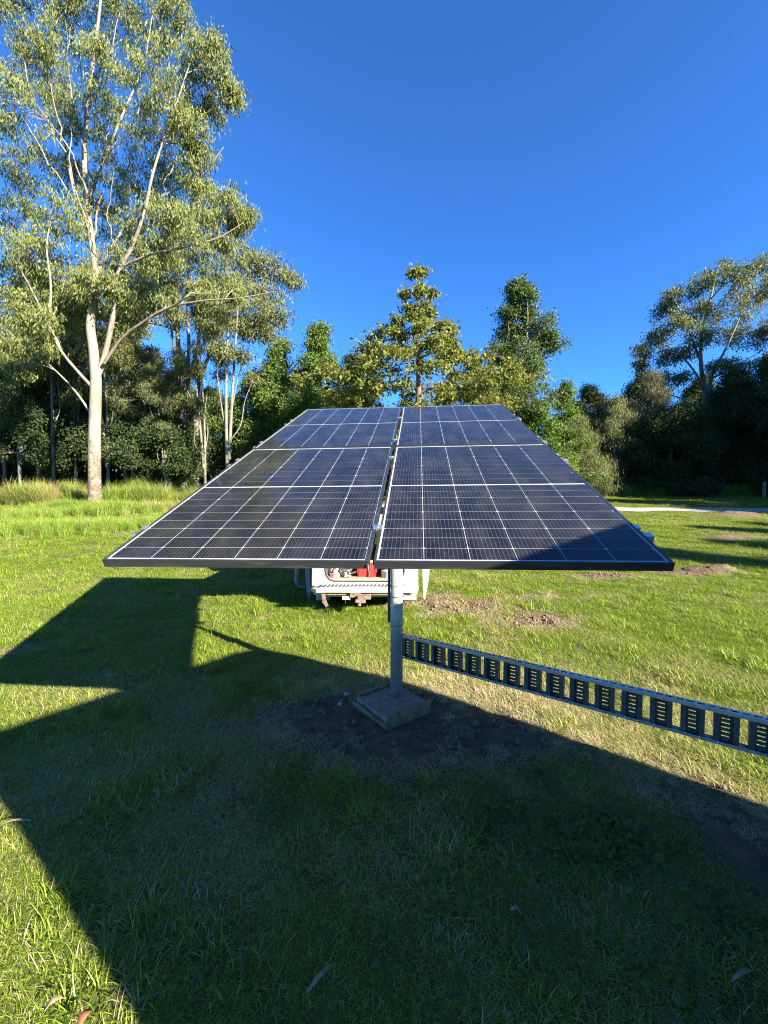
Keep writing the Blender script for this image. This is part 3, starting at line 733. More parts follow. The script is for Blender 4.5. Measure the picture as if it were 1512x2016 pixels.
# things in and by the boot
tb = empty('tool_crate', (-.275, CY + .30, CZ + .541)); tag(tb, 'red plastic tool crate standing in the open boot', 'crate')
b = MB().prism([(-.150, 0), (.150, 0), (.165, .165), (-.165, .165)], 'y', 0, .28); b.build('tub', M['red_plastic'], tb, bevel=.006)
for x in (-.13, -.055, .055, .13): MB().box(x - .006, x + .006, -.007, -.001, .01, .155).build('rib', M['red_plastic'], tb)
b = MB().prism([(.020, .0), (.105, .0), (.085, .255), (.040, .255)], 'y', -.032, -.008); b.build('handle', M['red_plastic'], tb, bevel=.005)
b = MB().box(.04, .09, -.036, -.004, .24, .275); b.build('handle_cap', M['white_plastic'], tb, bevel=.004)
bk = MB().lathe([(.001, 0), (.078, 0), (.085, .11), (.088, .11), (.088, .118), (.001, .118)], 24).build('plastic_tub', M['white_plastic'], None, smooth=True)
bk.location = (-.30 + .34, CY + .27, CZ + .541); tag(bk, 'small white plastic tub beside the red crate in the boot', 'tub')
def cloth(name, loc, w, d, h, mat, seed, label):
    n_ = 14; xx, yy = np.meshgrid(np.linspace(-w, w, n_), np.linspace(-d, d, n_))
    zz = h * np.exp(-((xx / w) ** 2 + (yy / d) ** 2) * 1.2) * (1 + .6 * vnoise(xx, yy, seed, 16 / w * .25)) + .004
    zz = np.where((np.abs(xx) >= w * .99) | (np.abs(yy) >= d * .99), .001, zz)
    i_ = np.arange(n_ * n_).reshape(n_, n_)
    o_ = link(name, np_mesh(name, np.stack([xx, yy, zz], -1), np.stack([i_[:-1, :-1], i_[:-1, 1:], i_[1:, 1:], i_[1:, :-1]], -1).reshape(-1, 4), mat=mat))
    o_.location = loc; tag(o_, label, 'cloth' if 'vest' in name or 'bag' in name else 'bag'); return o_
cloth('safety_vest', (-.30 + .49, CY + .45, CZ + .541), .13, .16, .17, M['hivis'], 3, 'crumpled lime green vest in the right of the boot')
cloth('rag_bag', (-.30 - .50, CY + .36, CZ + .541), .09, .14, .16, simple('maroon_cloth', (0.16, 0.03, 0.035), (0.55, 0.52, 0.48), 14, 0.9, lo=.45, hi=.55), 5, 'red and white bag in the left corner of the boot')
b = MB(); r5 = random.Random(5)
for k in range(7):
    pts = []; a0 = r5.uniform(0, 6); rx, ry = r5.uniform(.05, .10), r5.uniform(.05, .12)
    for i in range(22):
        a = a0 + i * .42; pts.append((rx * math.cos(a) + r5.uniform(-.01, .01), ry * math.sin(a), .012 + k * .018 + .012 * math.sin(a * 1.7)))
    b.tube(pts, .008, 6)
o = b.build('cable_coil', simple('coil', (0.05, 0.05, 0.05), (0.45, 0.42, 0.38), 22, 0.6, lo=.52, hi=.58), None, smooth=True)
o.location = (-.30 - .33, CY + .33, CZ + .542); tag(o, 'tangled black and white cable in the left of the boot', 'cable')
b = MB().tube([(-.10, 0, .025), (.10, .05, .10), (.14, .06, .12)], [.016, .016, .02], 8); o = b.build('hand_tool', M['rust'], None, smooth=True); o.location = (-.30 - .19, CY + .30, CZ + .545)
tag(o, 'brown handled hand tool leaning between cable and red crate', 'tool')
# white plastic offcut and grey board beside the wagon
def curved_sheet(name, prof, y0, thick, mat, loc, rz, label, cat):
    n_ = len(prof); vv = []
    for (x, z, w, bow) in prof:
        for k in range(5):
            u = k / 4 - .5; vv.append((x + u * w, bow * (1 - 4 * u * u), z))
    q_ = [(i * 5 + j, i * 5 + j + 1, (i + 1) * 5 + j + 1, (i + 1) * 5 + j) for i in range(n_ - 1) for j in range(4)]
    o_ = link(name, np_mesh(name, vv, q_, mat=mat)); sm = o_.modifiers.new('solid', 'SOLIDIFY'); sm.thickness = thick
    o_.location = loc; o_.rotation_euler = (0, 0, rz); tag(o_, label, cat); return o_
gz = float(hz(.72, 7.0))
curved_sheet('plastic_offcut', [(0, -.01, .012, 0), (-.005, .06, .03, .01), (.0, .15, .06, .02), (.012, .26, .085, .03), (.02, .42, .11, .04), (.02, .60, .12, .045)], 0, .006, M['white_plastic'], (.715, 7.05, gz + .02), .25,
             'white curved plastic offcut leaning beside the right rear wheel', 'plastic sheet')
gz = float(hz(-1.3, 7.2))
curved_sheet('grey_board', [(.03, -.01, .05, 0), (.02, .15, .075, .01), (.0, .35, .09, .015), (-.01, .75, .10, .015)], 0, .012, simple('grey_sheet', (.20, .22, .23), (.13, .14, .15), 8, .6), (-1.365, 7.2, gz), -.3,
             'narrow grey board leaning beside the left rear wheel', 'board')

# ------------------------------------------------------------------ person standing by the far left side of the wagon
def skin_obj(name, verts, edges, radii, mat, parent, sub=2):
    me = bpy.data.meshes.new(name); me.from_pydata(verts, edges, []); me.materials.append(mat)
    o_ = link(name, me, parent)
    sk = o_.modifiers.new('skin', 'SKIN'); sk.use_smooth_shade = True
    lay = me.skin_vertices[0] if len(me.skin_vertices) else None
    if lay is None:
        bm = bmesh.new(); bm.from_mesh(me); bm.verts.layers.skin.verify(); bm.to_mesh(me); bm.free(); lay = me.skin_vertices[0]
    for i, r in enumerate(radii):
        rx, ry = r if isinstance(r, tuple) else (r, r)
        lay.data[i].radius = (rx, ry); lay.data[i].use_root = (i == 0)
    ss = o_.modifiers.new('sub', 'SUBSURF'); ss.levels = sub; ss.render_levels = sub
    return o_
M['skin'] = simple('tanned_skin', (0.30, 0.155, 0.09), (0.25, 0.12, 0.07), 9, 0.55)
M['shirt'] = simple('work_shirt', (0.03, 0.05, 0.09), (0.045, 0.065, 0.11), 9, 0.9)
M['shorts'] = simple('work_shorts', (0.10, 0.09, 0.07), (0.07, 0.065, 0.05), 9, 0.9)
M['boot'] = simple('dusty_boot', (0.12, 0.09, 0.065), (0.24, 0.20, 0.16), 20, 0.85)
M['sock'] = simple('grey_sock', (0.24, 0.24, 0.24), (0.18, 0.18, 0.18), 20, 0.9)
M['hat'] = simple('straw_hat', (0.40, 0.31, 0.17), (0.32, 0.25, 0.14), 30, 0.9)
M['hair'] = simple('brown_hair', (0.05, 0.03, 0.018), None, rough=.7)
per = empty('person', (-1.70, 7.95, float(hz(-1.7, 7.95))), math.radians(-75))   # local +Y is the way he faces
tag(per, 'person in work shorts and boots standing left of the white wagon', 'person')
V = [(0, 0, .95), (0, 0, 1.08), (0, -.01, 1.22), (0, -.01, 1.36), (0, 0, 1.46), (0, .01, 1.52), (0, .03, 1.60), (0, .035, 1.68), (0, .02, 1.745)]
Ed = [(i, i + 1) for i in range(8)]; Rd = [(.15, .10), (.14, .095), (.15, .10), (.165, .105), (.10, .07), (.055, .055), (.072, .085), (.074, .09), (.045, .055)]
def chain(start, pts, rad):
    p_ = start
    for c_, r_ in zip(pts, rad): V.append(c_); Rd.append(r_); Ed.append((p_, len(V) - 1)); p_ = len(V) - 1
    return p_
for s in (-1, 1):
    chain(0, [(s * .10, 0, .88), (s * .115, .01, .66), (s * .12, .02, .49), (s * .125, -.01, .34), (s * .13, -.025, .12), (s * .13, -.02, .06)], [(.088, .09), (.075, .078), (.056, .058), (.055, .06), (.038, .042), (.04, .045)])
    e = chain(4, [(s * .17, 0, 1.42), (s * .235, .01, 1.28), (s * .25, .06, 1.13), (s * .235, .22, 1.04), (s * .225, .30, 1.01), (s * .22, .355, .995)], [.058, .048, .040, .034, .027, (.036, .022)])
    for k, (dx, ln) in enumerate(((-.030, .072), (-.010, .082), (.010, .078), (.029, .062))):
        chain(e, [(s * .22 + dx, .385, .992), (s * .22 + dx * 1.15, .385 + ln * .55, .98), (s * .22 + dx * 1.2, .385 + ln * .95, .955)], [.0095, .0088, .0075])
    chain(e, [(s * .22 - s * .038, .345, .985), (s * .22 - s * .058, .375, .972), (s * .22 - s * .062, .40, .965)], [.011, .010, .008])
body = skin_obj('body', V, Ed, Rd, M['skin'], per)
skin_obj('shirt', [(0, 0, .97), (0, 0, 1.08), (0, -.01, 1.22), (0, -.01, 1.36), (0, 0, 1.455), (-.17, 0, 1.425), (-.24, .01, 1.27), (.17, 0, 1.425), (.24, .01, 1.27)],
         [(0, 1), (1, 2), (2, 3), (3, 4), (4, 5), (5, 6), (4, 7), (7, 8)], [(.172, .122), (.16, .115), (.17, .12), (.18, .125), (.12, .085), .072, .064, .072, .064], M['shirt'], per)
skin_obj('shorts', [(0, 0, 1.0), (0, 0, .93), (-.105, 0, .86), (-.118, .01, .60), (.105, 0, .86), (.118, .01, .60)], [(0, 1), (1, 2), (2, 3), (1, 4), (4, 5)],
         [(.165, .12), (.165, .122), (.105, .108), (.095, .10), (.105, .108), (.095, .10)], M['shorts'], per)
for s in (-1, 1):
    skin_obj('sock', [(s * .13, -.022, .10), (s * .128, -.018, .24)], [(0, 1)], [.05, .052], M['sock'], per)
    skin_obj('boot', [(s * .13, -.03, .055), (s * .13, -.025, .15), (s * .132, .06, .05), (s * .135, .15, .04), (s * .136, .185, .036)], [(0, 1), (0, 2), (2, 3), (3, 4)], [(.056, .055), (.058, .058), (.052, .05), (.05, .038), (.035, .03)], M['boot'], per)
MB().lathe([(.001, 1.80), (.07, 1.798), (.092, 1.775), (.098, 1.73), (.17, 1.705), (.172, 1.70), (.10, 1.722)], 28, Matrix.Translation((0, .02, 0))).build('hat', M['hat'], per, smooth=True)
M['eye'] = simple('eye', (.04, .03, .02), None, rough=.2)
for s in (-1, 1):
    b = MB(); b.lathe([(.0001, -.008), (.006, -.005), (.008, 0), (.006, .005), (.0001, .008)], 10, Matrix.Translation((s * .031, .118, 1.665))); b.build('eye', M['eye'], per, smooth=True)
skin_obj('nose', [(0, .10, 1.655), (0, .128, 1.628), (0, .118, 1.612)], [(0, 1), (1, 2)], [.010, .013, .012], M['skin'], per)
for s in (-1, 1): skin_obj('ear', [(s * .074, .025, 1.675), (s * .080, .018, 1.65), (s * .074, .022, 1.625)], [(0, 1), (1, 2)], [.010, .014, .009], M['skin'], per)
skin_obj('mouth', [(-.022, .108, 1.588), (0, .114, 1.586), (.022, .108, 1.588)], [(0, 1), (1, 2)], [.006, .008, .006], simple('lips', (.26, .09, .07), None, rough=.5), per)
skin_obj('hair', [(0, -.055, 1.60), (0, -.06, 1.67), (0, -.03, 1.73)], [(0, 1), (1, 2)], [(.062, .03), (.07, .035), (.072, .05)], M['hair'], per)

# ------------------------------------------------------------------ trees
class Acc:
    def __init__(self): self.v = []; self.q = []; self.n = 0
    def tube(self, P, R, sides):
        P = np.asarray(P, float); R = np.asarray(R, float); n = len(P)
        T = np.gradient(P, axis=0); T /= np.linalg.norm(T, axis=1)[:, None] + 1e-9
        ref = np.array([0.31, 0.95, 0.05]) if abs(T[0, 2]) > .5 else np.array([0.05, 0.1, 1.0])
        A = np.cross(T, ref); A /= np.linalg.norm(A, axis=1)[:, None] + 1e-9; B = np.cross(T, A)
        th = np.arange(sides) * 2 * np.pi / sides
        ring = P[:, None, :] + R[:, None, None] * (A[:, None, :] * np.cos(th)[None, :, None] + B[:, None, :] * np.sin(th)[None, :, None])
        self.v.append(ring.reshape(-1, 3))
        i = np.arange(n * sides).reshape(n, sides) + self.n; j = np.roll(i, -1, axis=1)
        self.q.append(np.stack([i[:-1], j[:-1], j[1:], i[1:]], -1).reshape(-1, 4)); self.n += n * sides
    def mesh(self, name, mat): return np_mesh(name, np.vstack(self.v), np.vstack(self.q), mat=mat)

def spline(P, n):
    P = np.asarray(P, float); C = catmull(P, max(2, int(math.ceil(n / (len(P) - 1))))); return C

class TreeBuilder:
    def __init__(self, seed, leaf):
        self.r = np.random.default_rng(seed); self.wood = Acc(); self.nodes = []; self.leaf = leaf
        self.lp = []; self.lt = []
    def limb(self, P, r0, r1, sides=8, n=14, wob=.0):
        C = spline(P, n)
        if wob: 
            w = self.r.normal(0, wob, C.shape); w[0] = 0; w[-1] = 0; C = C + w
        R = np.linspace(0, 1, len(C)); R = r0 + (r1 - r0) * R ** .85
        self.wood.tube(C, R, sides)
        for c, rr_ in zip(C[1:], R[1:]): self.nodes.append((c[0], c[1], c[2], rr_))
        return C
    def trunk(self, P, r0, r1, flare=1.5, sides=14, n=30):
        C = spline(P, n); R = np.linspace(0, 1, len(C)); R = r0 + (r1 - r0) * R
        h = C[:, 2] - C[0, 2]; R = R * (1 + (flare - 1) * np.exp(-h / max(.25, r0 * 1.2)))
        C = C.copy(); C[0, 2] -= .3
        self.wood.tube(C, R, sides)
        for c, rr_ in zip(C[2:], R[2:]): self.nodes.append((c[0], c[1], c[2], rr_))
        return C
    def blob(self, c, R, ncl, nl, spread=.35, flat=1.0, minz=-1e9):
        r = self.r; c = np.asarray(c, float); N_ = np.array(self.nodes)
        d = N_[:, :3] - c; dist = np.linalg.norm(d, axis=1) + np.clip(d[:, 2] + .25 * R, 0, None) * 2.5 + .4 * np.hypot(d[:, 0], d[:, 1])
        k = int(np.argmin(dist)); a = N_[k, :3]; ra = N_[k, 3]
        v = c - a; ln = np.linalg.norm(v) + 1e-6
        m1 = a + v * .35 + np.array([0, 0, .10 * ln]) + r.normal(0, .05 * ln, 3); m2 = a + v * .7 + np.array([0, 0, .07 * ln]) + r.normal(0, .05 * ln, 3)
        r0 = min(ra * .75, .016 + .017 * ln + .012 * R)
        C = self.limb([a, m1, m2, c], r0, max(.008, r0 * .3), 6, 9)
        half = C[len(C) // 3:]
        for _ in range(ncl):
            u = r.normal(0, 1, 3); u /= np.linalg.norm(u); q = c + u * np.array([1, 1, flat]) * R * r.uniform(.25, 1.0) ** .55
            if q[2] < minz: q[2] = minz + r.uniform(0, .3)
            s = half[r.integers(0, len(half))]; w = q - s; wl_ = np.linalg.norm(w)
            mid = s + w * .5 + np.array([0, 0, .12 * wl_]) + r.normal(0, .06 * wl_, 3)
            self.wood.tube(np.array([s, mid, q]), np.array([r0 * .35 + .004, r0 * .22 + .003, .004]), 3)
            self.leaves(np.vstack([q + r.normal(0, spread, (int(nl * .75), 3)) * np.array([1, 1, .75]), mid + (q - mid) * r.uniform(.2, 1, (nl - int(nl * .75), 1)) + r.normal(0, spread * .55, (nl - int(nl * .75), 3))]))
    def leaves(self, P):
        r = self.r; L, W, droop, jit = self.leaf; n = len(P)
        d = r.normal(0, 1, (n, 3)); d /= np.linalg.norm(d, axis=1)[:, None]
        d = d * (1 - droop) + np.array([0, 0, -1.0]) * droop; d /= np.linalg.norm(d, axis=1)[:, None] + 1e-9
        s = np.cross(d, r.normal(0, 1, (n, 3))); s /= np.linalg.norm(s, axis=1)[:, None] + 1e-9
        l = L * r.uniform(1 - jit, 1 + jit, (n, 1)); w = W * r.uniform(1 - jit, 1 + jit, (n, 1)); nn = np.cross(d, s)
        a = P; m = P + d * l * .45; t = P + d * l
        self.lp.append(np.stack([a, m + s * w * .5 + nn * w * .15, t, m - s * w * .5 + nn * w * .15], 1))
        tone = np.clip(r.beta(2, 2.2, n) + r.normal(0, .12), 0, 1); self.lt.append(np.repeat(tone, 4))
    def build(self, name, bark, leafmat, origin, label, group=None, cat='tree'):
        root = empty(name, tuple(origin)); tag(root, label, cat, group); o = np.array(origin)
        self.wood.v = [v - o for v in self.wood.v]
        link('trunk', self.wood.mesh('trunk', bark), root)
        LV = (np.vstack(self.lp) - o).reshape(-1, 3); n = len(LV) // 4
        link('crown', np_mesh('crown', LV, np.arange(n * 4).reshape(n, 4), mat=leafmat, smooth=False, attrs={'tone': np.concatenate(self.lt)}), root)
        return root

def foot(px, d, off=0.0):
    p = at(px, 1000, d); return np.array([p[0], d + off, float(hz(p[0], d + off))])

def px_path(pts, d):  # (px, py, depth offset)
    return [at(p[0], p[1], d + (p[2] if len(p) > 2 else 0)) for p in pts]

# --- the tall pale gum on the left
D1 = 24.0
T = TreeBuilder(101, (.25, .055, .62, .35))
f0 = foot(187, D1)
T.trunk([f0, *px_path([(186, 930), (186, 860), (188, 790), (189, 745)], D1)], .345, .285, 1.3, 18, 30)
T.limb(px_path([(189, 748), (184, 690), (178, 640), (185, 595), (189, 540, .3), (180, 470, .5), (170, 390, .6), (166, 300, .6), (174, 200, .4), (186, 100, 0), (196, 20, -.4), (204, -70, -.6)], D1), .285, .05, 14, 48)
T.limb(px_path([(190, 748), (206, 700), (217, 650, -.4), (226, 600, -.6), (222, 568, -.8), (236, 530, -1), (262, 480, -1.2), (285, 415, -1.5), (300, 345, -1.6), (325, 265, -1.6), (352, 190, -1.5), (372, 130, -1.5)], D1), .165, .03, 12, 44)
T.limb(px_path([(205, 715, -.3), (238, 668, -.8), (285, 632, -1.4), (330, 606, -1.8), (400, 592, -2.2), (470, 587, -2.4), (540, 574, -2.4)], D1), .092, .02, 9, 26)
T.limb(px_path([(300, 622, -1.5), (345, 600, -2.2), (380, 580, -2.8), (420, 578, -3)], D1), .07, .02, 7, 12)
T.limb(px_path([(180, 815), (152, 775, .3), (126, 746, .6), (96, 718, .9), (58, 690, 1), (20, 655, 1)], D1), .075, .02, 9, 22)
T.limb(px_path([(187, 768), (152, 730, -.4), (120, 690, -.8), (96, 640, -1), (72, 590, -1.2), (40, 530, -1.2), (8, 480, -1.2)], D1), .10, .025, 9, 24)
T.limb(px_path([(96, 640, -1), (100, 560, -1.4), (92, 480, -1.6), (110, 400, -1.6)], D1), .075, .025, 7, 14)
T.limb(px_path([(180, 480, .5), (152, 400, 1), (130, 300, 1.4), (106, 200, 1.6), (66, 80, 1.6), (36, -20, 1.6)], D1), .12, .03, 8, 24)
T.limb(px_path([(170, 400, .6), (198, 330, 1), (246, 215, 1.4), (282, 130, 1.6), (300, 30, 1.8)], D1), .11, .025, 8, 20)
T.limb(px_path([(188, 545, .3), (244, 450, 1.2), (312, 390, 2), (392, 350, 2.4), (440, 290, 2.4)], D1), .10, .025, 8, 20)
T.limb(px_path([(240, 525, -1), (300, 500, -1.4), (360, 488, -1.6), (430, 468, -1.6), (480, 438, -1.6)], D1), .075, .02, 7, 18)
for (a_, b_, c_) in (((182, 470), (205, 360), (212, 240)), ((178, 460), (140, 330), (150, 190)), ((172, 380), (120, 250), (90, 120)), ((168, 300), (140, 170), (128, 40)), ((170, 230), (215, 110), (240, 10)), ((262, 480), (250, 380), (262, 250)),
                     ((285, 415), (330, 330), (345, 240)), ((300, 345), (275, 230), (268, 110)), ((325, 265), (380, 190), (420, 130)), ((120, 690), (60, 560), (44, 400)), ((96, 640), (130, 540), (140, 420)), ((72, 590), (20, 440), (10, 300)),
                     ((150, 400), (60, 260), (10, 120)), ((130, 300), (60, 180), (40, 60)), ((244, 450), (330, 420), (400, 400)), ((312, 390), (350, 310), (380, 250)), ((240, 525), (215, 440), (225, 330)), ((352, 190), (330, 110), (322, 40))):
    o1, o2, o3 = T.r.uniform(-1.5, 1.5, 3); T.limb(px_path([(*a_, o1 * .4), (*b_, o2 + o1 * .5), (*c_, o3 + o2)], D1), .055, .014, 6, 14, .05)
BL = [(60, 60, 60), (140, 30, 60), (240, 40, 55), (320, 50, 45), (350, 20, 30), (395, 110, 40), (430, 95, 25), (435, 150, 36), (458, 185, 18), (90, 140, 55), (200, 130, 50), (300, 140, 50), (375, 190, 48), (415, 215, 25),
      (30, 200, 55), (130, 230, 50), (225, 240, 52), (310, 250, 50), (375, 255, 35), (395, 300, 26), (50, 320, 55), (140, 340, 50), (235, 340, 55), (320, 335, 50), (385, 340, 35), (405, 390, 42), (455, 405, 30), (490, 428, 16), (468, 440, 20),
      (30, 430, 55), (120, 430, 52), (215, 430, 55), (300, 430, 52), (375, 440, 42), (430, 455, 28), (30, 530, 50), (110, 540, 48), (195, 520, 45), (270, 505, 42), (330, 500, 38), (60, 610, 42), (130, 620, 34), (240, 590, 26), (290, 570, 30), (400, 575, 24), (460, 578, 22),
      (-70, 90, 70), (-70, 250, 70), (-70, 420, 70), (-60, 570, 60), (90, -60, 65), (220, -60, 65), (320, -45, 40), (-10, -50, 60), (20, 680, 34), (-30, 640, 40), (150, 590, 30), (95, 675, 30), (40, 725, 26), (172, 555, 32), (218, 560, 24), (60, 500, 40), (250, 640, 18), (330, 590, 22)]
for k, (x, y, R) in enumerate(BL):
    c = at(x, y, D1 + T.r.uniform(-3.2, 3.2) * (1 if R > 30 else .4)); Rm = R / FPX * D1
    T.blob(c, Rm, int(9 + 13 * Rm), 70, .24, .95)
T.build('gum_tree', M['gum_bark'], M['leaf_gum'], f0, 'tall pale trunked gum tree at left filling the top left corner')

def multi(name, seed, leaf, d, base_px, stems, blobs, bark, lm, label, cl=(8, 11), nl=64, spread=.32, flat=.9, jd=2.0, sides=9):
    """tree drawn from stems and foliage masses measured in the photograph, at distance d"""
    t_ = TreeBuilder(seed, leaf); f_ = foot(base_px, d)
    for i, (pts, r0, r1) in enumerate(stems):
        P = px_path(pts, d)
        if pts[0][1] > 5000: pass
        if pts[0][1] == 'foot': P = P
        if i == 0:
            t_.trunk([f_, *P], r0, r1, 1.3, sides + 3, 24)
        else: t_.limb(P, r0, r1, sides, 18)
    for (x, y, R) in blobs:
        c = at(x, y, d + t_.r.uniform(-jd, jd)); Rm = R / FPX * d
        t_.blob(c, Rm, int(cl[0] + cl[1] * Rm), nl, spread, flat)
    return t_.build(name, bark, lm, f_, label)

multi('gum_tree', 102, (.28, .072, .55, .35), 31, 362,
      [([(361, 880), (358, 790), (352, 700), (348, 600), (346, 500), (352, 430)], .30, .06), ([(362, 800), (368, 740), (372, 680), (368, 600, 1), (374, 500, 1), (392, 430, 1)], .19, .04),
       ([(357, 790), (346, 720, -1), (336, 640, -1), (318, 580, -1), (300, 540, -1)], .12, .03), ([(368, 760), (385, 700, -1), (400, 640, -1.5), (430, 570, -1.5), (470, 520, -1.5)], .13, .03)],
      [(340, 430, 38), (400, 440, 36), (350, 500, 34), (410, 500, 40), (465, 500, 36), (500, 520, 34), (545, 535, 30), (578, 552, 18), (330, 560, 28), (420, 560, 36), (480, 570, 36), (530, 590, 30), (445, 625, 28), (510, 640, 22), (300, 540, 28), (395, 620, 20), (262, 560, 32), (290, 618, 28), (318, 490, 32), (252, 640, 24), (382, 565, 28), (345, 625, 20), (280, 480, 30), (440, 690, 16)],
      M['gum_bark_far'], M['leaf_gum_far'], 'twin stemmed white gum just right of the tallest gum')
multi('gum_tree', 103, (.28, .072, .5, .35), 33, 386,
      [([(386, 880), (386, 800), (396, 740), (414, 695), (438, 640), (455, 590)], .25, .06), ([(392, 760), (388, 700, 1), (392, 640, 1), (388, 590, 1)], .15, .04)],
      [(450, 580, 30), (410, 640, 26), (475, 640, 24), (395, 590, 24), (430, 690, 18)],
      M['gum_bark_far'], M['leaf_gum_far'], 'leaning white gum stem behind the twin stemmed gum')
multi('sapling_clump', 104, (.24, .06, .5, .35), 26, 450,
      [([(446, 860), (445, 790), (446, 720), (449, 640), (451, 560)], .13, .03), ([(451, 905), (456, 800), (461, 720), (466, 640), (470, 580)], .12, .03), ([(447, 860), (436, 800), (428, 740, -.6), (422, 690, -.6), (414, 640, -.6)], .06, .02),
       ([(455, 865), (474, 836), (482, 790, .5), (498, 748, .5)], .05, .015), ([(457, 800), (470, 740), (488, 690), (505, 640)], .05, .015)],
      [(450, 555, 26), (475, 585, 26), (415, 640, 24), (505, 640, 24), (440, 620, 20), (480, 650, 22), (530, 660, 18), (520, 610, 22), (500, 745, 9), (438, 690, 15), (472, 700, 16), (545, 620, 16), (405, 600, 20)],
      M['gum_bark_far'], M['leaf_gum_far'], 'slim pale multi stemmed sapling beside the top left panel edge', cl=(6, 14), nl=56)

# --- generic crowns
def crown_tree(name, seed, leaf, base, H, shape, bark, lm, label, r0, ncl=6, nl=60, spread=.3, clear=.15, nb=40, flat=.7, group=None, lean=(0, 0), stems=1, blob_r=(.10, .17)):
    """shape(h 0..1) gives crown half width in metres"""
    leaf = (leaf[0] * .78, leaf[1] * .78, leaf[2], leaf[3]); nl = int(nl * 1.45)
    t_ = TreeBuilder(seed, leaf); base = np.array(base, float); r = t_.r
    for s in range(stems):
        o = r.normal(0, .25, 2) * (stems > 1)
        top = base + np.array([lean[0] + o[0] * 2, lean[1] + o[1] * 2, H * (.97 if s == 0 else r.uniform(.7, .92))])
        st = base + np.array([o[0], o[1], 0]); P = [st + (top - st) * k + np.append(r.normal(0, .012 * H, 2), 0) * (0 < k < 1) for k in (0, .2, .4, .6, .8, 1)]
        t_.trunk(P, r0 * (1 if s == 0 else .7), .03, 1.4, 8, 20)
    hs_ = clear + (1 - clear) * (np.arange(nb) + r.uniform(0, 1, nb)) / nb
    for h in hs_:
        w = shape((h - clear) / (1 - clear)); a = r.uniform(0, 6.283); rad = w * r.uniform(.25, .98) ** .6
        c = base + np.array([lean[0] * h + rad * math.cos(a), lean[1] * h + rad * math.sin(a), H * h])
        Rm = max(.45, min(w * .6, H * r.uniform(*blob_r)))
        t_.blob(c, Rm, int(ncl * max(1, Rm)) + 3, nl, spread, flat, base[2] + .25)
    return t_.build(name, bark, lm, base, label, group)

def fp(px, d): return foot(px, d)
def Hof(px, py, d): return float(at(px, py, d)[2] - foot(px, d)[2])
ov = lambda w, p=.7: (lambda h: w * max(.05, math.sin(math.pi * min(1, .12 + .88 * h) ** p)))
cone = lambda w: (lambda h: w * (1.02 - h) ** .8)
dome = lambda w: (lambda h: w * math.sqrt(max(.02, 1 - (h * .98) ** 2.2)))

# tiered yellow green tree behind the array
D6 = 23.0
T = TreeBuilder(106, (.22, .105, .25, .35)); f6 = foot(822, D6)
T.trunk([f6, *px_path([(822, 860), (824, 760), (823, 680), (824, 600), (826, 548)], D6)], .22, .03, 1.4, 10, 30)
tiers = [(543, 18, 3), (572, 28, 4), (610, 40, 6), (640, 62, 8), (668, 92, 13), (700, 110, 14), (728, 190, 22), (757, 215, 24), (790, 190, 20), (830, 150, 16), (870, 120, 12)]
for (y, w, k) in tiers:
    for i in range(k):
        a = i * 6.283 / k + T.r.uniform(-.3, .3); rad = w / FPX * D6 * (T.r.uniform(.15, 1) ** .5)
        c = at(824, y + T.r.uniform(-10, 12), D6) + np.array([rad * math.cos(a), rad * math.sin(a) * .8, 0])
        T.blob(c, max(.28, min(.85, .26 + rad * .13)), 6 if y < 620 else 7, 30, .17, .34)
T.build('tiered_tree', M['dark_bark'], M['leaf_yellow'], f6, 'pointed tiered tree with yellow green leaves behind the array centre')

crown_tree('broadleaf_tree', 107, (.24, .10, .3, .35), fp(1004, 30), Hof(1030, 560, 30), lambda h: 2.75 * min(1, max(.05, (1.04 - h) * 2.6)) ** .6 * (.8 + .2 * math.sin(h * 19)), M['dark_bark'], M['leaf_mid'],
           'tall dark green tree with slim upright stems right of the pointed tree', .22, 7, 62, .26, .12, 66, .5, lean=(.5, 0), stems=4, blob_r=(.065, .105))
crown_tree('broadleaf_tree', 108, (.26, .11, .25, .35), fp(630, 31), Hof(635, 645, 31), ov(2.9), M['dark_bark'], M['leaf_green'], 'round topped green tree showing above the top left panel', .2, 8, 56, .3, .15, 36)
crown_tree('broadleaf_tree', 109, (.26, .11, .25, .35), fp(556, 33), Hof(556, 672, 33), ov(2.6), M['dark_bark'], M['leaf_green'], 'light green tree between the sapling clump and the round topped tree', .2, 8, 56, .3, .15, 34)
crown_tree('broadleaf_tree', 110, (.25, .10, .25, .35), fp(700, 29), Hof(700, 705, 29), ov(2.4), M['dark_bark'], M['leaf_dark'], 'low dark tree left of the pointed yellow green tree', .18, 8, 54, .3, .15, 30)
crown_tree('broadleaf_tree', 111, (.24, .10, .25, .35), fp(930, 27), Hof(930, 700, 27), ov(2.5), M['dark_bark'], M['leaf_yellow'], 'low spreading yellowish tree between pointed tree and dark upright tree', .16, 5, 40, .24, .15, 22)
crown_tree('broadleaf_tree', 112, (.22, .10, .3, .35), fp(1112, 30), Hof(1112, 758, 30), cone(2.2), M['dark_bark'], M['leaf_green'], 'small layered light green tree right of the dark upright tree', .12, 6, 44, .22, .1, 26, .4)
crown_tree('broadleaf_tree', 113, (.22, .10, .3, .35), fp(1062, 28), Hof(1062, 800, 28), ov(2.0), M['dark_bark'], M['leaf_green'], 'bushy green tree at the top right corner of the array', .12, 7, 50, .24, .05, 22)
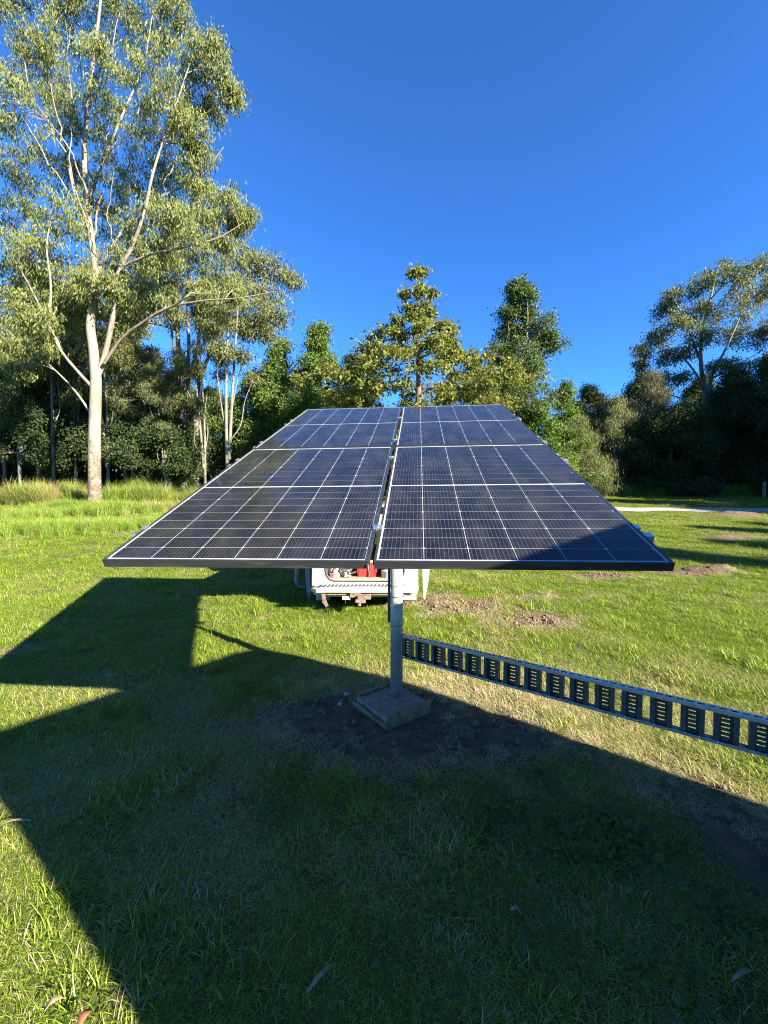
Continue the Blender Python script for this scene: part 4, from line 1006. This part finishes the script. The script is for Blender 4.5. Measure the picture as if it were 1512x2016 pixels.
# she-oaks on the right
crown_tree('she_oak_tree', 114, (.30, .035, .75, .35), fp(1132, 33), Hof(1132, 825, 33), ov(2.4, .6), M['dark_bark'], M['leaf_oak'], 'soft olive she-oak beside the right edge of the array', .16, 9, 60, .30, .05, 30, .9)
crown_tree('she_oak_tree', 115, (.30, .035, .75, .35), fp(1207, 37), Hof(1207, 785, 37), ov(2.5, .75), M['dark_bark'], M['leaf_oak'], 'olive she-oak with a pointed top, second from the array', .18, 9, 56, .30, .08, 32, .9)
crown_tree('she_oak_tree', 116, (.30, .035, .75, .35), fp(1275, 41), Hof(1275, 735, 41), ov(2.6, .8), M['dark_bark'], M['leaf_brown'], 'thin brownish she-oak left of the right hand gum', .18, 6, 46, .32, .25, 30, .9)
# right-hand gum
multi('gum_tree', 117, (.34, .095, .45, .35), 44, 1392,
      [([(1391, 900), (1390, 820), (1388, 770), (1380, 720), (1382, 660), (1398, 590), (1412, 530)], .34, .07), ([(1391, 800), (1402, 740, 1), (1432, 680, 1), (1462, 610, 1), (1490, 550, 1)], .2, .04),
       ([(1388, 770), (1366, 730, -1), (1330, 690, -1), (1290, 672, -1)], .14, .03), ([(1380, 715), (1360, 660, -1), (1338, 610, -1), (1322, 580, -1)], .12, .03), ([(1390, 830), (1350, 790), (1310, 775), (1280, 770)], .1, .03),
       ([(1402, 745, 1), (1450, 720, 2), (1500, 690, 2)], .12, .03)],
      [(1412, 540, 26), (1375, 560, 24), (1455, 545, 30), (1495, 530, 26), (1330, 585, 24), (1308, 612, 20), (1370, 610, 30), (1430, 600, 34), (1485, 600, 34), (1330, 640, 26), (1295, 660, 20), (1268, 692, 18), (1258, 720, 10), (1385, 655, 28), (1440, 660, 28), (1495, 665, 30),
       (1310, 700, 22), (1350, 690, 22), (1420, 715, 26), (1470, 725, 28), (1530, 560, 30), (1540, 640, 34), (1340, 740, 18), (1300, 745, 14), (1285, 770, 14), (1410, 770, 18)],
      M['gum_bark_far'], M['leaf_gum_far'], 'spreading pale gum rising above the dark wood at right', cl=(7, 8), nl=62, spread=.38, jd=3)
# dark wood on the right
crown_tree('fig_tree', 118, (.24, .11, .3, .35), fp(1318, 36), Hof(1318, 812, 36), dome(3.9), M['dark_bark'], M['leaf_dark'], 'dense rounded dark green tree at the right of the clearing', .3, 12, 80, .34, .04, 54, .6)
crown_tree('rainforest_tree', 119, (.25, .11, .3, .35), fp(1440, 40), Hof(1440, 735, 40), ov(4.2), M['dark_bark'], M['leaf_dark'], 'dark leafy tree below the right hand gum', .28, 10, 74, .36, .06, 48, .7)
crown_tree('rainforest_tree', 120, (.25, .11, .3, .35), fp(1515, 36), Hof(1515, 700, 36), ov(4.0), M['dark_bark'], M['leaf_dark'], 'dark leafy tree cut by the right edge of the picture', .28, 10, 74, .36, .05, 48, .7)
# under-storey on the left; leaf_dark puts the shade on it into the colour
und = [(8, 34, 690, 'leaf_mid', 'shady tree cut by the left edge of the picture'), (72, 31, 745, 'leaf_dark', 'dark bushy tree left of the tallest gum trunk'), (140, 36, 700, 'leaf_brown', 'brownish tree behind the tallest gum, left of its trunk'),
       (245, 32, 760, 'leaf_dark', 'dark bushy tree just right of the tallest gum trunk'), (300, 38, 690, 'leaf_brown', 'reddish brown tree left of the twin stemmed gum'),
       (330, 30, 820, 'leaf_dark', 'low dark shrub tree under the twin stemmed gum'), (420, 36, 770, 'leaf_mid', 'dark tree behind the sapling clump'), (505, 34, 740, 'leaf_green', 'bright green tree right of the sapling clump')]
for k, (px, d, py, lm, lb) in enumerate(und):
    crown_tree('understorey_tree', 130 + k, (.26, .11, .3, .35), fp(px, d), Hof(px, py, d), ov(3.0 if d < 37 else 3.4), M['dark_bark'], M[lm], lb, .18, 8, 56, .32, .30, 34, .7)

def copy_tree(src, loc, rz, sc, label, group=None):
    c = src.copy(); COL.objects.link(c); c.location = loc; c.rotation_euler = (0, 0, rz); c.scale = (sc, sc, sc); c['label'] = label
    if group: c['group'] = group
    elif 'group' in c: del c['group']
    for ch in src.children:
        d_ = ch.copy(); COL.objects.link(d_); d_.parent = c
    return c
byl = {o['label']: o for o in COL.objects if o.get('category') == 'tree'}
def tree_of(txt): return next(o for l, o in byl.items() if txt in l)
srcs = [tree_of('dense rounded'), tree_of('below the right hand'), tree_of('behind the sapling'), tree_of('left of the twin'), tree_of('round topped green tree')]
rb = random.Random(4)
for k in range(26):   # wood behind the clearing
    x = -52 + k * 4.6 + rb.uniform(-1.2, 1.2); y = rb.uniform(46, 58)
    copy_tree(srcs[k % 5] if x < 14 else srcs[k % 2], (x, y, float(hz(x, y))), rb.uniform(0, 6), rb.uniform(.9, 1.25) * (1.0 if x < 14 else 1.1), 'tree of the dark wood far behind the clearing', 'trees of the far wood')
for k in range(13):   # scrub closing the foot of the wood
    x = -50 + k * 4.4 + rb.uniform(-1, 1); y = rb.uniform(38, 43)
    copy_tree(srcs[0], (x, y, float(hz(x, y)) - .1), rb.uniform(0, 6), rb.uniform(.5, .75), 'low dark scrub tree at the foot of the left wood', 'scrub at the foot of the left wood')
for (px, d, sc) in ((150, 36, .55), (176, 37, .6), (203, 36.5, .5), (232, 37, .55)):
    copy_tree(srcs[0], tuple(foot(px, d)), px * .1, sc, 'low dark scrub tree at the foot of the left wood', 'scrub at the foot of the left wood')
# tall trees right of the frame that shade the right of the paddock
gum2 = tree_of('twin stemmed white gum just'); up7 = tree_of('slim upright stems')
for k, (t_, s_, sc, src) in enumerate(((45.5, -26, 2.0, 1), (54, -22, 2.2, 1), (59, -28, 2.3, 1), (64, -23, 2.2, 1), (44, -23, 1.15, 0), (34, -24, 1.25, 1), (40, -25, 1.3, 1), (30.5, -29, 1.15, 1),
                                       (14.6, -27, .78, 9), (17.6, -31, .85, 9), (20.8, -26, .75, 9), (23.6, -30, .8, 9))):
    x, y = t_ * .611 - s_ * .7916, t_ * .7916 + s_ * .611
    copy_tree(up7 if src == 9 else srcs[src], (x, y, float(hz(x, y))), k * 1.3, sc, 'tall tree beyond the right edge of the picture, shading the paddock', 'trees beyond the right edge')
# further gums in the wood behind the tallest gum
brn = tree_of('behind the tallest gum, left')
for (px, d, sc, rz, lb) in ((70, 40, .98, 1.0, 'pale gum in the wood behind the left of the tallest gum'), (255, 43, 1.0, 2.4, 'pale gum in the wood between the tallest gum and the twin stemmed gum'), (-40, 38, 1.05, 4.0, 'pale gum in the wood at the left edge of the picture'), (165, 46, 1.05, 5.0, 'pale gum in the wood straight behind the tallest gum trunk')):
    copy_tree(gum2, tuple(foot(px, d)), rz, sc, lb)

sap = tree_of('slim pale multi stemmed sapling')
for (px, d, sc, rz, lb) in ((42, 31, .9, .4, 'slim pale stems near the left edge of the wood'), (152, 31.5, 1.0, 1.5, 'slim pale stems close behind the left of the tallest gum trunk'), (262, 31, .85, 2.7, 'slim pale stems right of the tallest gum, before the brown tree'), (404, 30, .8, 3.9, 'slim pale stems between leaning white gum and sapling clump'), (108, 29.5, .8, 2.1, 'slim pale stems left of the tallest gum trunk'), (214, 30, .9, 3.3, 'slim pale stems just right of the tallest gum trunk'), (292, 30.5, .7, 5.1, 'short slim stems midway between tallest gum and twin stemmed gum'), (326, 29.5, .62, 4.2, 'short slim stems left of the foot of the twin stemmed gum')):
    copy_tree(sap, tuple(foot(px, d)), rz, sc, lb)
# timber post on the right
b = MB()
b.prism([(-.08, 0), (.08, 0), (.085, 1.28), (.03, 1.36), (-.08, 1.30)], 'y', -.07, .07)
o = b.build('fence_post', M['timber_grey'], None, bevel=.01); p_ = foot(1503, 33); o.location = (p_[0], p_[1], p_[2] - .05)
tag(o, 'grey timber post at the right edge before the wood', 'post')

# ------------------------------------------------------------------ grass
def blade_proto(name, n, rad, lmin, lmax, wmin, wmax, lean, curl, seed, mat, segs=3):
    """a patch of separate bent blades"""
    r = np.random.default_rng(seed); vs_, qs, ts, tone, tone2 = [], [], [], [], []
    for i in range(n):
        a = r.uniform(0, 6.283); q = rad * math.sqrt(r.uniform(0, 1)); base = np.array([q * math.cos(a), q * math.sin(a), -.012])
        az = r.uniform(0, 6.283); L = r.uniform(lmin, lmax); w = r.uniform(wmin, wmax); th = abs(r.normal(lean, .35)); ph = az + r.normal(0, .3)
        side = np.array([-math.sin(az), math.cos(az), 0]); p = base.copy(); k0 = sum(len(x) for x in vs_); pts = []
        for s in range(segs + 1):
            t = s / segs; ww = w * (1 - t ** 1.6) * .5
            pts += [p - side * ww, p + side * ww] if s < segs else [p]
            d = np.array([math.sin(th) * math.cos(ph), math.sin(th) * math.sin(ph), math.cos(th)]); p = p + d * L / segs; th = min(th + curl * r.uniform(.5, 1.3) / segs, 1.75)
            p[2] = max(p[2], .002 + .01 * r.uniform())
        vs_.append(np.array(pts))
        for s in range(segs - 1): qs.append((k0 + 2 * s, k0 + 2 * s + 1, k0 + 2 * s + 3, k0 + 2 * s + 2))
        ts.append((k0 + 2 * segs - 2, k0 + 2 * segs - 1, k0 + 2 * segs))
        u = r.uniform(); v_ = r.uniform(); tone += [u] * (2 * segs + 1); tone2 += [v_] * (2 * segs + 1)
    me = np_mesh(name, np.vstack(vs_), qs, ts, mat, True, {'tone': tone, 'tone2': tone2})
    return bpy.data.objects.new(name, me)

def clover_proto(name, n, rad, seed, mat):
    r = np.random.default_rng(seed); vs_, ts, tone, tone2 = [], [], [], []
    for i in range(n):
        a = r.uniform(0, 6.283); q = rad * math.sqrt(r.uniform()); c = np.array([q * math.cos(a), q * math.sin(a), r.uniform(.03, .075)])
        nrm = r.normal(0, .35, 3) + np.array([0, 0, 1]); nrm /= np.linalg.norm(nrm); e1 = np.cross(nrm, [.3, .9, .1]); e1 /= np.linalg.norm(e1); e2 = np.cross(nrm, e1); a0 = r.uniform(0, 6.28); R = r.uniform(.006, .012)
        for j in range(3):
            th = a0 + j * 2.094; k = len(vs_)
            vs_.append(c)
            for dth, rr_ in ((-.75, .85), (-.3, 1.15), (.3, 1.15), (.75, .85)):
                vs_.append(c + (e1 * math.cos(th + dth) + e2 * math.sin(th + dth)) * R * rr_ * 1.25)
            for m_ in range(3): ts.append((k, k + 1 + m_, k + 2 + m_))
            u = r.uniform(); tone += [u] * 5; tone2 += [1.0] * 5
    me = np_mesh(name, np.array(vs_), None, ts, mat, True, {'tone': tone, 'tone2': tone2})
    return bpy.data.objects.new(name, me)

def scatter(name, pts, rotz, scl, pick, dry, protos, label):
    """one object: a cloud of points, each carrying an instance of one of the blade patches"""
    me = bpy.data.meshes.new(name); me.vertices.add(len(pts)); me.vertices.foreach_set('co', np.asarray(pts, np.float32).ravel())
    def att(k, t, v):
        a = me.attributes.new(k, t, 'POINT'); a.data.foreach_set('value' if t != 'FLOAT_VECTOR' else 'vector', v)
    att('rot', 'FLOAT_VECTOR', np.stack([np.zeros_like(rotz), np.zeros_like(rotz), rotz], -1).astype(np.float32).ravel())
    att('scl', 'FLOAT', scl.astype(np.float32)); att('pick', 'INT', pick.astype(np.int32)); att('dry', 'FLOAT', dry.astype(np.float32))
    me.update(); o = link(name, me)
    g = bpy.data.node_groups.new(name, 'GeometryNodeTree')
    g.interface.new_socket('Geometry', in_out='INPUT', socket_type='NodeSocketGeometry'); g.interface.new_socket('Geometry', in_out='OUTPUT', socket_type='NodeSocketGeometry')
    N, L = g.nodes, g.links; gi = N.new('NodeGroupInput'); go = N.new('NodeGroupOutput')
    jn = N.new('GeometryNodeJoinGeometry')
    for pr in reversed(protos):
        oi = N.new('GeometryNodeObjectInfo'); oi.inputs['Object'].default_value = pr; oi.inputs['As Instance'].default_value = False
        gt = N.new('GeometryNodeGeometryToInstance'); L.new(oi.outputs['Geometry'], gt.inputs[0]); L.new(gt.outputs[0], jn.inputs[0])
    def named(nm, t):
        a = N.new('GeometryNodeInputNamedAttribute'); a.data_type = t; a.inputs['Name'].default_value = nm; return a.outputs[0]
    ip = N.new('GeometryNodeInstanceOnPoints'); ip.inputs['Pick Instance'].default_value = True
    mp_ = N.new('GeometryNodeMeshToPoints')
    L.new(gi.outputs[0], mp_.inputs[0]); L.new(mp_.outputs[0], ip.inputs['Points']); L.new(jn.outputs[0], ip.inputs['Instance'])
    L.new(named('pick', 'INT'), ip.inputs['Instance Index']); L.new(named('scl', 'FLOAT'), ip.inputs['Scale'])
    er = N.new('FunctionNodeEulerToRotation'); L.new(named('rot', 'FLOAT_VECTOR'), er.inputs[0]); L.new(er.outputs[0], ip.inputs['Rotation'])
    L.new(ip.outputs[0], go.inputs[0])
    o.modifiers.new('scatter', 'NODES').node_group = g
    tag(o, label, 'grass', kind='stuff'); return o

LAWN = [blade_proto('lawn_patch', 170, .15, .03, .095, .0022, .0046, 1.05, .9, 200 + k, M['grass']) for k in range(6)]
LAWN += [blade_proto('lawn_patch', 70, .075, .05, .13, .003, .0062, .75, 1.2, 210 + k, M['grass']) for k in range(4)]
CLOV = [clover_proto('clover_patch', 38, .14, 230 + k, M['clover']) for k in range(2)]
TALL = [blade_proto('tall_tuft', 120, .14, .22, .55, .004, .009, .38, 1.1, 220 + k, M['grass_tall'], 4) for k in range(4)]

def keep_ground(x, y):
    d = dirt(x, y); k = RNG.uniform(0, 1, len(x)) > d * .96
    k &= road_dist(x, y) > 1.25
    # clear of footing and pole
    c, s = math.cos(math.radians(-52)), math.sin(math.radians(-52)); dx, dy = x - .065, y - 3.455
    u, v = dx * c + dy * s, -dx * s + dy * c
    k &= ~((np.abs(u) < .30) & (np.abs(v) < .30))
    # shed footprint
    t_ = x * .611 + y * .7916; s_ = -x * .7916 + y * .611
    k &= ~((t_ > .45) & (t_ < 3.3) & (s_ < -1.7) & (s_ > -5.3))
    return k, d
def wedge(n, y0, y1, kx, xm):
    y = np.sqrt(RNG.uniform(y0 * y0, y1 * y1, n)); x = RNG.uniform(-1, 1, n) * (kx * y + xm); return x, y
PX, PY, PS = [], [], []
for (y0, y1, dens, s0, s1) in ((.5, 3.2, 150, .75, 1.15), (3.2, 6, 105, .85, 1.2), (6, 11, 60, .95, 1.35), (11, 20, 26, 1.2, 1.7), (20, 42, 8, 1.5, 2.2)):
    kx, xm = 1.12, 1.2; area = kx * (y1 * y1 - y0 * y0) + 2 * xm * (y1 - y0)
    x, y = wedge(int(area * dens), y0, y1, kx, xm)
    PX.append(x); PY.append(y); PS.append(RNG.uniform(s0, s1, len(x)))
x = np.concatenate(PX); y = np.concatenate(PY); s = np.concatenate(PS)
k, d = keep_ground(x, y); k &= ~((y > 36) & (x < -6))
x, y, s, d = x[k], y[k], s[k], d[k]
patch = vnoise(x, y, 21, .9); fine = vnoise(x, y, 22, 3.0)
tuft = vnoise(x, y, 23, 5.0)
dry = np.clip(.12 + .17 * sstep(5.0, 3.4, y) * (1 + .9 * vnoise(x, y, 27, 1.7)) + .26 * patch + .22 * fine - .30 * np.clip(tuft, 0, 1) + .9 * d, .02, .95)
dry += .45 * np.exp(-(((x - .7) / .9) ** 2 + ((y - 3.6) / .45) ** 2)) + .25 * np.exp(-(((x - 1.3) / 1.2) ** 2 + ((y - 3.2) / .5) ** 2))
s = s * np.where(y < 3.6, .86, 1.0) * (1 + .12 * fine + .25 * np.clip(tuft, -.4, 1)) * (1 - .35 * np.clip(d * 2, 0, 1))
pick = np.where(RNG.uniform(0, 1, len(x)) < np.clip(.16 + .7 * tuft, .04, .62), RNG.integers(6, 10, len(x)), RNG.integers(0, 6, len(x)))
z = hz(x, y)
scatter('lawn_grass', np.stack([x, y, z], -1), RNG.uniform(0, 6.283, len(x)), s, pick, np.clip(dry, 0, 1), LAWN, 'short matted green lawn grass covering the paddock')
# clover and small weeds in the shaded foreground
x = np.concatenate([RNG.normal(.75, .35, 34), RNG.normal(1.3, .4, 16), RNG.uniform(-1.5, 2, 14)]); y = np.concatenate([RNG.normal(2.1, .35, 34), RNG.normal(1.75, .3, 16), RNG.uniform(1.0, 3, 14)])
k, d = keep_ground(x, y); k &= y > .8; x, y = x[k], y[k]
scatter('clover', np.stack([x, y, hz(x, y)], -1), RNG.uniform(0, 6.28, len(x)), RNG.uniform(.7, 1.3, len(x)), RNG.integers(0, 2, len(x)), np.zeros(len(x)), CLOV, 'low clover and weeds in the shaded foreground lawn')
# tall tufts about the pale gum and along the edge of the wood
X, Y, S_, DR = [], [], [], []
def tufts(n, cx, cy, rx, ry, s0, s1, dr):
    X.append(RNG.normal(cx, rx, n)); Y.append(RNG.normal(cy, ry, n)); S_.append(RNG.uniform(s0, s1, n)); DR.append(np.clip(RNG.normal(dr, .15, n), 0, 1))
tufts(130, -18.0, 22.8, .7, .35, 1.0, 1.8, .08); tufts(130, -15.7, 22.6, .7, .4, 1.0, 1.8, .08); tufts(40, -16.9, 22.8, .5, .3, .6, 1.0, .08); tufts(130, -14.2, 21.6, .8, .5, 1.1, 2.0, .12); tufts(90, -17.2, 21.2, 1.4, .5, .8, 1.4, .15); tufts(60, -12.4, 22.6, .9, .5, 1.1, 1.9, .5)
tufts(120, -12.9, 15.0, .8, .45, .9, 1.5, .08); tufts(90, -10.9, 15.6, .5, .4, .8, 1.4, .08); tufts(110, -9.6, 17.0, 1.0, .7, .8, 1.3, .10); tufts(60, -12.6, 17.5, 1.5, .6, .6, 1.0, .3)
scatter('tall_tufts', np.stack([np.concatenate(X), np.concatenate(Y), hz(np.concatenate(X), np.concatenate(Y))], -1), RNG.uniform(0, 6.28, sum(map(len, X))), np.concatenate(S_), RNG.integers(0, 4, sum(map(len, X))), np.concatenate(DR), TALL, 'bright green long grass tufts around the tallest gum')
X, Y, S_, DR = [], [], [], []
n = 2600; x = RNG.uniform(-48, -5, n); y = 27.0 + RNG.uniform(0, 1, n) ** 1.4 * 5 + .03 * x + .5 * np.sin(x * .7)
bn = vnoise(x, y, 44, .9); kb = bn > -.35; x, y, bn = x[kb], y[kb], bn[kb]; n = len(x)
X.append(x); Y.append(y); S_.append(RNG.uniform(1.7, 3.3, n) * (1 + .45 * bn)); DR.append(np.clip(RNG.normal(.34, .2, n) + .2 * vnoise(x, y, 41, .5), 0, 1))
n = 2400; x = RNG.uniform(5, 52, n); y = 34.5 + RNG.uniform(0, 1, n) ** 1.3 * 6 + .5 * np.sin(x * .5)
X.append(x); Y.append(y); S_.append(RNG.uniform(1.6, 3.0, n)); DR.append(np.clip(RNG.normal(.12, .1, n), 0, 1))
scatter('bank_grass', np.stack([np.concatenate(X), np.concatenate(Y), hz(np.concatenate(X), np.concatenate(Y))], -1), RNG.uniform(0, 6.28, sum(map(len, X))), np.concatenate(S_), RNG.integers(0, 4, sum(map(len, X))), np.concatenate(DR), TALL, 'waist high rank grass along the edge of the wood')

# ------------------------------------------------------------------ litter
def leaf_thing(name, px, py, L, w, ang, mat, label, bend=.02, cat='leaf'):
    d = 2.0
    for _ in range(12):
        p = at(px, py, d); d *= (CAM_H - .06) / max(.05, CAM_H - p[2])
    p = at(px, py, d); n_ = 9; vv = []; q_ = []
    for i in range(n_):
        t = i / (n_ - 1); ww = w * .5 * math.sin(math.pi * min(1, .06 + .94 * t)) ** .7 + .0008
        for sg in (-1, 0, 1): vv.append((L * (t - .5), sg * ww, bend * math.sin(math.pi * t) + (.004 if sg else 0)))
    for i in range(n_ - 1):
        for j in range(2): q_.append((i * 3 + j, i * 3 + j + 1, (i + 1) * 3 + j + 1, (i + 1) * 3 + j))
    o_ = link(name, np_mesh(name, vv, q_, mat=M[mat])); sm = o_.modifiers.new('solid', 'SOLIDIFY'); sm.thickness = .0012
    o_.location = (p[0], p[1], float(hz(p[0], p[1])) + .062); o_.rotation_euler = (.12, -.08, ang); tag(o_, label, cat); return o_
leaf_thing('bark_strip', 633, 1914, .125, .016, .75, 'dead_leaf', 'long pale bark strip lying in the shaded grass at the bottom')
leaf_thing('dead_leaf', 1015, 1792, .05, .022, 2.9, 'dead_leaf', 'small pale dead leaf in the shaded grass right of centre')
leaf_thing('dead_leaf', 166, 1980, .05, .026, 1.2, 'red_leaf', 'red brown fallen leaf at the bottom left')
leaf_thing('dead_leaf', 105, 1953, .055, .018, .7, 'dead_leaf', 'tan fallen leaf just above the red brown one')
leaf_thing('broad_leaf', 1030, 1850, .10, .028, 1.25, 'clover', 'broad upright green weed leaf right of the bark strip', cat='weed')
leaf_thing('bark_strip', 1462, 1930, .11, .012, .25, 'dead_leaf', 'thin brown bark strip at the lower right')
leaf_thing('bark_strip', 30, 1618, .16, .010, .1, 'straw', 'pale straw stalk at the left edge where shadow meets sun')
leaf_thing('dead_leaf', 726, 1390, .035, .022, .6, 'dead_leaf', 'curled tan leaf lying on the concrete footing').location.z = .098
def stone(px, py, r, seed, label):
    d = 3.4
    for _ in range(12):
        p = at(px, py, d); d *= (CAM_H - .03) / max(.05, CAM_H - p[2])
    p = at(px, py, d); bm = bmesh.new(); bmesh.ops.create_icosphere(bm, subdivisions=3, radius=r)
    C = np.array([v.co for v in bm.verts]); k_ = 1 + .16 * vnoise(C[:, 0] + C[:, 2] * .7, C[:, 1] - C[:, 2] * .6, seed, 28 / r * .03)
    for v, q in zip(bm.verts, k_): v.co *= q; v.co.z *= .72
    me = bpy.data.meshes.new('stone'); bm.to_mesh(me); bm.free(); me.polygons.foreach_set('use_smooth', np.ones(len(me.polygons), bool)); me.materials.append(M['stone'])
    o_ = link('stone', me); o_.location = (p[0], p[1], float(hz(p[0], p[1])) + r * .45); o_.rotation_euler = (0, 0, seed); tag(o_, label, 'stone')
stone(682, 1363, .030, 3, 'round pale stone in the bare soil left of the footing')
stone(668, 1381, .020, 5, 'small tan stone just below the round pale stone')
# loose clods and dead stalks on the bare soil
pts = []
r6 = np.random.default_rng(66)
va, fa = [], []
cx = r6.uniform(-1.6, 2.6, 5200); cy = r6.uniform(2.2, 7.6, 5200); dd = dirt(cx, cy); kk = dd > r6.uniform(.15, .9, 5200); cx, cy = cx[kk], cy[kk]
ex = r6.uniform(4, 9, 1500); ey = r6.uniform(8.4, 10.2, 1500); kk = dirt(ex, ey) > .35; cx = np.concatenate([cx, ex[kk]]); cy = np.concatenate([cy, ey[kk]])
c_, s_ = math.cos(math.radians(-52)), math.sin(math.radians(-52)); u_ = (cx - .065) * c_ + (cy - 3.455) * s_; v_ = -(cx - .065) * s_ + (cy - 3.455) * c_
kk = ~((np.abs(u_) < .29) & (np.abs(v_) < .29)); cx, cy = cx[kk], cy[kk]
cz = hz(cx, cy); R_ = r6.gamma(2.0, .0055, len(cx)) + .004
octa = np.array([(1, 0, 0), (-1, 0, 0), (0, 1, 0), (0, -1, 0), (0, 0, 1), (0, 0, -1)], float); of = np.array([(0, 2, 4), (2, 1, 4), (1, 3, 4), (3, 0, 4), (2, 0, 5), (1, 2, 5), (3, 1, 5), (0, 3, 5)])
cl = octa[None] * R_[:, None, None] * r6.uniform(.6, 1.3, (len(cx), 6, 3)) + np.stack([cx, cy, cz + R_ * .3], -1)[:, None, :]
M['clod'] = simple('soil_clod', (0.11, 0.07, 0.042), (0.22, 0.15, 0.095), 5, 0.95, spec=0.1)
o = link('soil_clods', np_mesh('soil_clods', cl, None, (of[None] + np.arange(len(cx))[:, None, None] * 6).reshape(-1, 3), M['clod'], False)); tag(o, 'loose brown clods strewn over the bare soil patches', 'soil', kind='stuff')
ST = [blade_proto('dead_stalk_patch', 26, .12, .05, .16, .002, .004, 1.35, .4, 240 + k, M['straw'], 2) for k in range(2)]
x = r6.uniform(-1.8, 3.2, 2600); y = r6.uniform(2.2, 7.8, 2600); kk = (dirt(x, y) > .04) & (dirt(x, y) < r6.uniform(.2, 1.0, 2600)); x, y = x[kk], y[kk]
k, d = keep_ground(x, y); dx_, dy_ = x - .065, y - 3.455; k = np.hypot(dx_, dy_) > .36; x2, y2 = x[k], y[k]
scatter('dead_stalks', np.stack([x2, y2, hz(x2, y2) + .01], -1), r6.uniform(0, 6.28, len(x2)), r6.uniform(.6, 1.2, len(x2)), r6.integers(0, 2, len(x2)), np.zeros(len(x2)), ST, 'dead straw coloured stalks lying over the bare soil')
